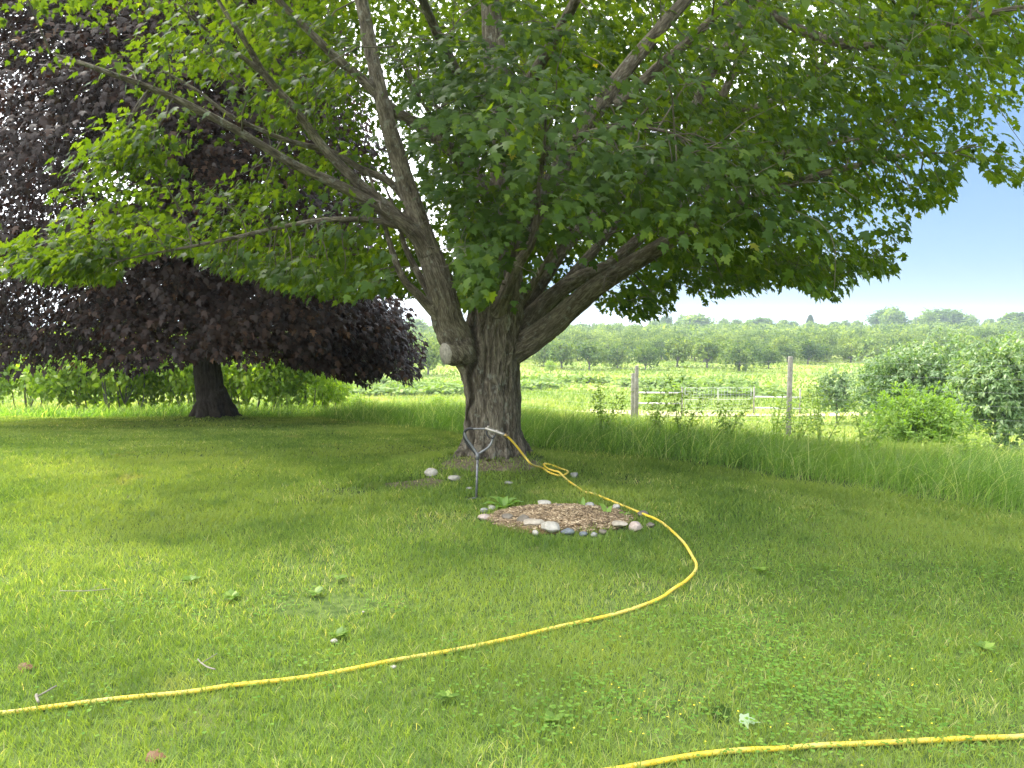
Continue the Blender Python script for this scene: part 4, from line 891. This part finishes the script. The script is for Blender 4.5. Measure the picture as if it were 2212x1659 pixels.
# ------------------------------------------------------------ fence
def post(px_, top, yv, r_, lab, name='fence_post', lean=0.):
    x_ = (px_-CX)/FPX*yv; g = T(x_, yv); zt = EYE+(695-top)/FPX*yv
    mb = MB(); P = np.array([[0, 0, -.3], [lean*.4, 0, (zt-g)*.45], [lean, 0, zt-g-.02], [lean, 0, zt-g]]); mb.tube(P, np.array([r_*1.08, r_, r_*.95, r_*.86]), 14)
    o = mb.build(name, m_post, None, True); o.location = (x_, yv, g); tag(o, lab, 'fence post'); return np.array([x_, yv, g]), zt
p1, z1 = post(1376, 790, 26, .066, 'weathered round fence post standing in the grass left of the field gate')
p2, z2 = post(1368, 806, 28, .066, 'shorter grey fence post hidden close behind the left post')
p3, z3 = post(1708, 770, 22, .074, 'tallest weathered fence post, standing right of the field gate')
x_ = (2420-CX)/FPX*18; p4 = np.array([x_, 18, T(x_, 18)])
wf = empty('wire_fence', tuple(p3), 'thin wire deer fence strung between the tall posts', 'fence')
mb = MB()
for f in (.12, .26, .40, .54, .68, .82, .96):
    A = p1+[0, 0, (z1-p1[2])*f]; B = p3+[0, 0, (z3-p3[2])*f]; Cc = p4+[0, 0, 2.4*f]; Z0 = at(1100, 800, 31); Z0[2] = T(Z0[0], 31)+2.4*f
    for a_, b_ in ((A, B), (B, Cc), (Z0, A)):
        t = np.linspace(0, 1, 8)[:, None]; q = a_+(b_-a_)*t; q[:, 2] -= .03*np.sin(t[:, 0]*pi); mb.tube(q, .0017, 3, cap=False)
mb.build('line_wire', m_wire, wf, True, wf.location)
# H braces and gate far down the slope
yv = 65.
def hb(pxs, lab, rails):
    o = empty('brace_frame', ((pxs[0]-CX)/FPX*yv, yv, T((pxs[0]-CX)/FPX*yv, yv)), lab, 'fence'); lc = np.array(o.location)
    for px_, tp in zip(pxs, rails[0]):
        x_ = (px_-CX)/FPX*yv; g = T(x_, yv); m_ = MB(); m_.tube(np.array([[x_, yv, g-.2], [x_, yv, EYE+(695-tp)/FPX*yv]]), .07, 8); m_.build('post', m_post, o, True, lc)
    for ya, yb in rails[1]:
        A = at(pxs[0], ya, yv); B = at(pxs[1], yb, yv); m_ = MB(); m_.tube(np.array([A, B]), .07, 8); m_.build('rail', m_pipe, o, True, lc)
hb((1379, 1475), 'pale two rail brace frame left of the field gate', ((832, 836), ((848, 849), (871, 872))))
hb((1631, 1731), 'pale two rail brace frame right of the field gate', ((836, 840), ((857, 859), (881, 883))))
x0, x1 = (1480-CX)/FPX*yv, (1626-CX)/FPX*yv; g0 = T((x0+x1)/2, yv); gt = empty('field_gate', (x0, yv, g0), 'wide wire mesh field gate between the brace frames', 'gate')
zb, zt = g0+.25, EYE+(695-838)/FPX*yv
for a_, b_, in ((x0+.05, (x0+x1)/2-.05), ((x0+x1)/2+.05, x1-.05)):
    m_ = MB()
    for q in ([[a_, yv, zb], [a_, yv, zt]], [[b_, yv, zb], [b_, yv, zt]], [[a_, yv, zb], [b_, yv, zb]], [[a_, yv, zt], [b_, yv, zt]], [[a_, yv, (zb+zt)/2], [b_, yv, (zb+zt)/2]]): m_.tube(np.array(q), .02, 6)
    m_.build('gate_frame', m_pipe, gt, True, gt.location); m_ = MB()
    for f in np.linspace(0, 1, 12)[1:-1]: m_.tube(np.array([[a_+(b_-a_)*f, yv, zb], [a_+(b_-a_)*f, yv, zt]]), .008, 4)
    for f in np.linspace(0, 1, 8)[1:-1]: m_.tube(np.array([[a_, yv, zb+(zt-zb)*f], [b_, yv, zb+(zt-zb)*f]]), .008, 4)
    m_.build('wire_mesh', m_wire, gt, True, gt.location)

# ------------------------------------------------------------ mulch bed
th = np.linspace(0, 2*pi, 73)[:-1]; rr = np.linspace(0, 1, 9)[1:]
wob = 1+.05*np.sin(3*th+1)+.04*np.sin(5*th)
V = [[BEDX, BEDY, T(BEDX, BEDY)+.035]]
for q in rr:
    x_ = BEDX+BEDA*q*wob*np.cos(th); y_ = BEDY+BEDB*q*wob*np.sin(th); z_ = terrain(x_, y_)+.035*(1-q**4)+.006+.012*vnoise(np.stack([x_*12, y_*12, x_*0], 1), 2)*(q < .98)
    V += list(np.stack([x_, y_, z_], 1))
n = 72; Q = [[1+r_*n+k, 1+r_*n+(k+1) % n, 1+(r_+1)*n+(k+1) % n, 1+(r_+1)*n+k] for r_ in range(7) for k in range(n)]
tag(link('mulch_bed', mesh('mulch_bed', np.array(V), [np.array(Q), np.array([[0, 1+k, 1+(k+1) % n] for k in range(n)])], True), m_mulch), 'mulched soil of the stone ringed bed', 'flower bed', kind='structure')
rs = RS(62); n = 3600; a = rs.rand(n)*6.28; q = np.sqrt(rs.rand(n))*.98; x_ = BEDX+BEDA*q*np.cos(a); y_ = BEDY+BEDB*q*np.sin(a); z_ = terrain(x_, y_)+.04*(1-q**4)+.012+.008*rs.rand(n)
az = rs.rand(n)*6.28; u = np.stack([np.cos(az), np.sin(az), rs.normal(0, .25, n)], 1); s_ = np.stack([-np.sin(az), np.cos(az), rs.normal(0, .3, n)], 1); ll = rs.uniform(.008, .024, n)[:, None]; ww = rs.uniform(.002, .005, n)[:, None]
P = np.stack([x_, y_, z_], 1); V = np.stack([P-u*ll-s_*ww, P+u*ll-s_*ww, P+u*ll+s_*ww, P-u*ll+s_*ww, P-u*ll*.8+[0, 0, .004], P+u*ll*.8+[0, 0, .004]], 1)
b = (np.arange(n)*6)[:, None]
tag(link('wood_chips', mesh('wood_chips', V.reshape(-1, 3), [np.vstack([b+np.array([[0, 1, 5, 4]]), b+np.array([[3, 4, 5, 2]])]), np.vstack([b+np.array([[0, 4, 3]]), b+np.array([[1, 2, 5]])])], False, {'rnd': np.repeat(rs.rand(n), 6)}), m_chip), 'tan shredded wood chips covering the bed', 'mulch', kind='stuff')

def soil_patch(cx_, cy_, ra, rb, seed, lab):
    th = np.linspace(0, 2*pi, 49)[:-1]; V = [[cx_, cy_, T(cx_, cy_)+.007]]
    for q in np.linspace(0, 1, 8)[1:]:
        wv = .75+.5*vnoise(np.stack([np.cos(th)*2.2, np.sin(th)*2.2, th*0+seed], 1), seed); x_ = cx_+ra*q*wv*np.cos(th); y_ = cy_+rb*q*wv*np.sin(th)
        V += list(np.stack([x_, y_, terrain(x_, y_)+.007-.014*(q > .98)], 1))
    n = 48; Q = [[1+r_*n+k, 1+r_*n+(k+1) % n, 1+(r_+1)*n+(k+1) % n, 1+(r_+1)*n+k] for r_ in range(6) for k in range(n)]
    tag(link('soil', mesh('soil', np.array(V), [np.array(Q), np.array([[0, 1+k, 1+(k+1) % n] for k in range(n)])], True), m_dirt), lab, 'soil', kind='structure')
m_dirt = groundmat('bare_dirt', (.20, .16, .11), [(8, (.12, .10, .06), .45, .6), (3, (.14, .15, .06), .5, .7), (30, (.28, .23, .17), .55, .65)], .8, 50)
soil_patch(TREE[0]+.02, TREE[1]-.42, .55, .34, 3, 'worn bare earth at the foot of the big maple'); soil_patch(-.98, 7.55, .34, .2, 5, 'worn brown patch on the mound left of the trunk')
# stones ------------------------------------------------------
def ico(sub=3):
    import bmesh
    bm = bmesh.new(); bmesh.ops.create_icosphere(bm, subdivisions=sub, radius=1); V = np.array([v.co[:] for v in bm.verts]); F = np.array([[v.index for v in f.verts] for f in bm.faces]); bm.free(); return V, F
IV, IF = ico(4)
SM = {}
def stonemat(c, c2):
    k = (c, c2)
    if k not in SM: SM[k] = plain('stone', c, .85, 0, 14, c2, .5, 55, .25)
    return SM[k]
for k, (cx, cy, w_, h_, (c1, c2), lab) in enumerate(stones):
    rs = RS(700+k); p = gp(*C2(cx, cy)); s = .36166*.8848/FPX*p[1]; a_ = w_*s*.55; hh = max(h_*s*.92, .025)
    V = IV.copy(); dd = norm(rs.normal(0, 1, (16, 3)))
    for q in dd: V -= np.maximum(V@q-rs.uniform(.66, .92), 0)[:, None]*q*.9
    V *= (.9+.2*fbm(IV*1.7+k, 3, k))[:, None]*(1+.03*(fbm(IV*7, 2, k+3)-.5))[:, None]
    V *= [a_, a_*rs.uniform(.65, .85), hh*.62]; ang = rs.uniform(-.3, .3); V = np.stack([V[:, 0]*cos(ang)-V[:, 1]*sin(ang), V[:, 0]*sin(ang)+V[:, 1]*cos(ang), V[:, 2]], 1)
    o = link('stone', mesh('stone', V, [IF], True), stonemat(c1, c2)); o.location = (p[0], p[1]+a_*.4, T(p[0], p[1]+a_*.4)+hh*.30+((.034 if bedr(p[0], p[1]+a_*.4) < 1 else .012) if k >= 5 else 0)); tag(o, lab, 'stone', 'stones on the mound' if k < 5 else 'stones ringing the mulch bed')

# hostas ------------------------------------------------------
def hosta(cx, cy, ls, lab, seed):
    rs = RS(seed); p = gp(*C2(cx, cy)); o = empty('hosta_plant', tuple(p), lab, 'plant', 'plants in the stone ringed bed')
    for (a, l, w_, el) in ls:
        m_ = 9; t = np.linspace(0, 1, m_); d = np.array([cos(a), sin(a)]); bend = el-1.0*t**1.4
        hx = np.concatenate([[0], np.cumsum(np.cos((bend[1:]+bend[:-1])/2))])*l/(m_-1); hz = np.concatenate([[0], np.cumsum(np.sin((bend[1:]+bend[:-1])/2))])*l/(m_-1)
        wd = w_*np.sin(pi*np.clip(t*.94+.03, 0, 1)**.9)**.8*(t < 1)+.001; sd = np.array([-d[1], d[0]]); V = []
        for k in range(m_):
            for q in (-1, -.5, 0, .5, 1): V.append([d[0]*hx[k]+sd[0]*wd[k]*q, d[1]*hx[k]+sd[1]*wd[k]*q, hz[k]+.35*wd[k]*abs(q)+.004*sin(k*2+q*3)])
        Q = [[r_*5+c, r_*5+c+1, r_*5+6+c, r_*5+5+c] for r_ in range(m_-1) for c in range(4)]
        me = mesh('leaf', np.array(V), [np.array(Q)], True, {'rnd': np.full(len(V), rs.rand())}); link('leaf', me, m_hosta, o)
hosta(775, 812, [(3.3, .20, .035, .7), (2.9, .17, .032, 1.1), (2.2, .14, .028, 1.2), (1.2, .13, .026, 1.3), (.5, .16, .03, 1.0), (.1, .19, .03, .75), (-.5, .12, .024, .9), (-2.2, .13, .026, .7)], 'largest hosta clump with broad leaves at the left back of the bed', 1)
hosta(1310, 825, [(1.5, .13, .016, 1.5), (2.5, .09, .014, 1.4)], 'single upright narrow leaved shoot at the back of the bed', 2)
hosta(1475, 875, [(2.3, .16, .028, 1.25), (.9, .12, .020, 1.4), (-2.6, .10, .018, .9)], 'small hosta with upright leaves at the right of the bed', 3)
hosta(1560, 880, [(.4, .11, .020, .8), (1.2, .09, .018, 1.0), (3.6, .07, .014, .6)], 'low sprawling hosta beside the small upright one', 4)

# ------------------------------------------------------------ hose
pts = []
def g2(cx, cy, lift=.028): return gp(*C2(cx, cy), lift)
gun_end = at(*C2(782, 308), 7.05)
H = [gun_end, at(*C2(815, 335), 7.08), at(*C2(860, 385), 7.14), at(*C2(915, 455), 7.22), at(*C2(965, 510), 7.28)]
H += [g2(1030, 563, .05), g2(1080, 588, .035), g2(1140, 603), g2(1185, 600, .03), g2(1207, 584, .035), g2(1196, 568, .03), g2(1150, 552), g2(1095, 532), g2(1052, 524), g2(1046, 532), g2(1066, 556), g2(1110, 584, .05), g2(1150, 606, .06), g2(1200, 632, .03), g2(1270, 676, .018), g2(1320, 700, .006), g2(1382, 730), g2(1480, 770), g2(1600, 818), g2(1710, 868), g2(1820, 915), g2(1900, 978), g2(1990, 1068), g2(2048, 1160), g2(2074, 1215), g2(2060, 1268), g2(1995, 1335), g2(1925, 1382)]
for a_, b_ in ((1420, 1302), (1340, 1330), (1260, 1350), (1200, 1362), (1100, 1389), (975, 1415), (850, 1434), (760, 1453), (680, 1467), (600, 1479), (500, 1492), (400, 1504), (250, 1522), (90, 1540), (10, 1550)): H.append(gp(a_, b_, .015))
H += [np.array([x_, y_, T(x_, y_)+.012]) for x_, y_ in ((-2.35, 3.0), (-2.75, 2.75), (-2.75, 2.25), (-2.2, 1.85), (-1.3, 1.75))]
for a_, b_ in ((800, 1790), (1000, 1740), (1150, 1708), (1250, 1690), (1330, 1674), (1400, 1660), (1500, 1646), (1600, 1634), (1700, 1626), (1760, 1621), (1900, 1616), (2000, 1612), (2100, 1608), (2212, 1600), (2330, 1588)): H.append(gp(a_, b_, .015))
H += [np.array([x_, y_, T(x_, y_)+.012]) for x_, y_ in ((3.0, 3.05), (4.2, 2.9))]
H = smooth_path(np.array(H), 8)
mb = MB(); mb.tube(H, .0100, 12)
hose = mb.build('garden_hose', m_hose, None, True); tag(hose, 'long scuffed yellow hose looping from the spray gun across the lawn', 'hose')

# ------------------------------------------------------------ root feeder probe on its pole
J = at(*C2(597, 440), 7.0); base = gp(*C2(588, 735)); base = at(*C2(588, 735), base[1]); Yp = base[1]
J = at(*C2(597, 440), Yp+.05)
pr = empty('root_feeder', (base[0], base[1], T(base[0], base[1])), 'grey steel soil probe with forked handles standing in front of the trunk', 'garden tool')
pl = np.array(pr.location)
mb = MB(); mb.tube(np.array([base+[0, 0, -.03], J]), .0105, 12); mb.tube(np.array([J-[0, 0, .05], J+[0, 0, .015]]), .018, 12); mb.build('shaft', m_steel, pr, True, pl)
def pp(cx, cy, dy=0.): return at(*C2(cx, cy), Yp+.06+dy)
def part(name, pts, r_, mat, k=10, sm=5, parent=pr):
    m_ = MB(); P = smooth_path(np.array(pts), sm); m_.tube(P, r_, k); return m_.build(name, mat, parent, True, pl if parent is pr else None)
part('handle', [J, pp(572, 405), pp(545, 365), pp(522, 333), pp(512, 308), pp(514, 296)], .0115, m_steel)
part('handle', [J, pp(630, 420, -.02), pp(665, 397, -.03), pp(688, 368, -.03), pp(698, 340, -.03), pp(705, 312, -.03)], .0115, m_steel)
part('foot_peg', [at(*C2(590, 734), Yp-.005), at(*C2(560, 741), Yp-.05), at(*C2(530, 749), Yp-.10)], .011, m_steel)
part('rubber_hose', [pp(568, 268, -.02), pp(545, 266, -.01), pp(522, 275, .01), pp(508, 298, .03), pp(512, 340, .035), pp(540, 385, .035), pp(572, 420, .03), pp(596, 452, .02)], .013, m_rubber, 12, 8)
part('lance', [pp(566, 268, -.02), pp(600, 267, -.03), pp(652, 267, -.04)], .0085, m_steel)
# the gun: body with a swept grip, guard and trigger
A, B = pp(648, 264, -.04), pp(784, 309, -.05); ax = norm(B-A); Lg = np.linalg.norm(B-A)
m_ = MB(); P = A+np.linspace(0, 1, 9)[:, None]*(B-A); m_.tube(P, np.array([.010, .016, .020, .021, .019, .017, .018, .017, .013]), 12)
m_.tube(np.array([pp(668, 262, -.04), pp(670, 247, -.04)]), np.array([.010, .012]), 10); m_.tube(np.array([pp(720, 275, -.045), pp(748, 300, -.045), pp(784, 312, -.05)]), np.array([.014, .014, .012]), 10)
m_.build('gun_body', m_gun, pr, True, pl)
part('trigger_guard', [pp(656, 278, -.045), pp(660, 305, -.045), pp(678, 330, -.045), pp(700, 332, -.045), pp(716, 314, -.045), pp(718, 290, -.045)], .0065, m_rubber, 8, 6)
part('trigger', [pp(678, 275, -.045), pp(676, 297, -.045), pp(690, 316, -.045), pp(702, 316, -.045)], .0055, m_gun, 8, 5)
part('hose_coupling', [pp(778, 306, -.05), pp(796, 320, -.045)], .0165, m_brass, 12, 3)

# ------------------------------------------------------------ small things on the lawn
def clover(n, spots, seed, size, name, mat, lab, cat, lift):
    rs = RS(seed); P = []
    for (a_, b_, r_, c_) in spots:
        p = gp(a_, b_); q = rs.normal(0, r_, (int(c_), 2)); P.append(p[:2]+q)
    P = np.vstack(P); k = in_lawn(P[:, 0], P[:, 1], -.1) & (bedr(P[:, 0], P[:, 1]) > 1.05); P = P[k]; n = len(P)
    c = np.stack([P[:, 0], P[:, 1], terrain(P[:, 0], P[:, 1])+lift*(.5+.8*rs.rand(n))], 1); a0 = rs.rand(n)*6.28; Vv, Tt, Aa = [], [], []; off = 0; rn = rs.rand(n)
    for s in range(3):
        a = a0+s*2.094; v, t, aa = leaves(c, np.stack([np.cos(a), np.sin(a), .15+0*a], 1), np.tile([0, -.25, 1.], (n, 1)), size*(.7+.6*rs.rand(n)), OVAL*[1.5, 1], rn, .1, .1); Vv.append(v); Tt.append(t+off); Aa.append(aa); off += len(v)
    o = link(name, mesh(name, np.vstack(Vv), [np.vstack(Tt)], False, {'rnd': np.concatenate(Aa)}), mat); return tag(o, lab, cat, kind='stuff')
rs = RS(66)
spots = [(rs.uniform(1150, 2200), rs.uniform(1330, 1640), rs.uniform(.08, .2), rs.randint(60, 170)) for _ in range(46)]+[(rs.uniform(1250, 2150), rs.uniform(1120, 1330), rs.uniform(.12, .3), rs.randint(50, 120)) for _ in range(22)]+[(rs.uniform(80, 1100), rs.uniform(1120, 1640), rs.uniform(.07, .16), rs.randint(30, 90)) for _ in range(26)]
clover(0, [(a_, b_, c_, d_*.5) for a_, b_, c_, d_ in spots], 67, .009, 'clover', m_clover, 'clover leaves growing through the lawn', 'clover', .045)
clover(0, [(rs.uniform(1250, 2100), rs.uniform(1400, 1640), .12, rs.randint(2, 5)) for _ in range(16)], 68, .0042, 'yellow_flowers', m_yellow, 'tiny yellow flowers dotted through the lawn', 'flowers', .065)
def broad(px_, py_, lab, seed, n=14, size=.06):
    rs = RS(seed); p = gp(px_, py_); P = np.tile([0, 0, .018], (n, 1)); a = rs.rand(n)*6.28
    v, t, aa = leaves(P, np.stack([np.cos(a), np.sin(a), .35+.5*rs.rand(n)], 1), np.tile([0, 0, 1.], (n, 1)), size*(.6+.6*rs.rand(n)), OVAL, rs.rand(n), .3, .1)
    o = link('broadleaf_weed', mesh('broadleaf_weed', v*[1, 1, 1.2], [t], False, {'rnd': aa}), m_bright); o.location = p; tag(o, lab, 'weed', 'broadleaf weeds in the lawn')
broad(500, 1300, 'largest leafy weed in the left of the lawn', 1, 24, .055); broad(412, 1262, 'small weed above and left of the largest leafy weed', 2); broad(735, 1258, 'leafy weed beyond the bare patch', 3, 12, .045)
broad(730, 1385, 'dark leafy weed just behind the hose, left of centre', 4, 16); broad(683, 1290, 'weed growing on the bare patch', 5, 14, .05); broad(1195, 1660-90, 'weed in the foreground between the two stretches of hose', 6, 16, .05)
broad(1640, 1240, 'low weed right of the hose bend', 7, 12, .05); broad(965, 1520, 'leafy weed in front of the hose near the bottom centre', 8, 14, .05); broad(2125, 1410, 'weed in the right of the lawn', 9, 16, .05)
# fallen maple leaf with pale underside
rs = RS(1); p = gp(1598, 1572, .035)
v, t, aa = leaves(np.array([[0, 0, 0.]]), np.array([[1, -.35, .1]]), np.array([[0, -.35, 1.]]), np.array([.075]), MAPLE, np.array([.5]), .25, .25)
o = link('fallen_leaf', mesh('fallen_leaf', v, [t], False, {'rnd': aa}), leafmat('pale_leaf', [(0, (.26, .34, .2)), (1, (.26, .34, .2))], (.5, .55, .3), .2, .5)); o.location = p; tag(o, 'fallen maple leaf showing its pale underside near the lower right', 'leaf')
p = gp(1575, 1560, .03); v, t, aa = leaves(np.array([[0, 0, 0.]]), np.array([[-1, .5, .1]]), np.array([[0, -.35, 1.]]), np.array([.11]), MAPLE, np.array([.4]), .25, .25)
o = link('fallen_leaf', mesh('fallen_leaf', v, [t], False, {'rnd': aa}), m_leaf); o.location = p; tag(o, 'fallen green maple leaf beside the pale one', 'leaf')
br_ = leafmat('brown_leaf', [(0, (.16, .08, .04)), (1, (.16, .08, .04))], (.5, .3, .15), .2, .6)
p = gp(40, 1452, .025); v, t, aa = leaves(np.array([[0, 0, 0.]]), np.array([[1, .1, .2]]), np.array([[0, -.4, 1.]]), np.array([.07]), MAPLE, np.array([.4]), .5, .3)
o = link('fallen_leaf', mesh('fallen_leaf', v, [t], False, {'rnd': aa}), br_); o.location = p; tag(o, 'curled brown leaf on the lawn at the left edge', 'leaf')
p = gp(318, 1650, .03); o2 = link('fallen_leaf', o.data, None); o2.location = p; tag(o2, 'curled brown leaf on the lawn at the bottom left', 'leaf')
def twig(pts_, lab, r_=.0035):
    P = np.array([gp(a_, b_, .04) for a_, b_ in pts_]); m_ = MB(); m_.tube(smooth_path(P, 4), r_, 6); q = P[1]; m_.tube(np.array([q, q+[.05, .06, .02]]), r_*.6, 5); o = m_.build('twig', plain('twig_wood', (.26, .23, .19), .9, 0, 20, (.16, .14, .11)), None, True, P[0]); o.location = P[0]; tag(o, lab, 'twig')
twig([(428, 1443), (436, 1452), (450, 1460), (466, 1468)], 'pale bare twig lying behind the hose at the left')
twig([(80, 1523), (80, 1531), (84, 1537)], 'short stick poking up beside the far left end of the hose', .006)
twig([(130, 1292), (190, 1291), (240, 1288)], 'long thin dry stalk lying in the left of the lawn', .0025)
rs = RS(9)
for a_, b_, s_, lab in ((850, 1452, .014, 'small white stone just in front of the hose'), (722, 1393, .018, 'flat grey pebble beside the dark weed behind the hose'), (785, 1332, .008, 'tiny white pebble in the middle of the lawn')):
    p = gp(a_, b_, .02); V = IV*(.8+.4*fbm(IV*1.5+a_, 3, 4))[:, None]*[s_, s_*.8, s_*.6]; o = link('pebble', mesh('pebble', V, [IF], True), stonemat(*WH)); o.location = p; tag(o, lab, 'pebble')

# ------------------------------------------------------------ air
mb = MB(); mb.box((300, 2000, -37), (7000, 4400, 120))
hz, hn = newmat('air_haze'); vo = N(hn, 'ShaderNodeVolumePrincipled'); vo.inputs['Color'].default_value = (.78, .89, 1, 1); vo.inputs['Density'].default_value = .00048; vo.inputs['Anisotropy'].default_value = .3
o = N(hn, 'ShaderNodeOutputMaterial'); hn.links.new(vo.outputs[0], o.inputs['Volume'])
HAZE = True
if HAZE:
    ho = mb.build('haze', hz, None, False); tag(ho, 'pale summer haze over the fields', 'haze', kind='stuff')
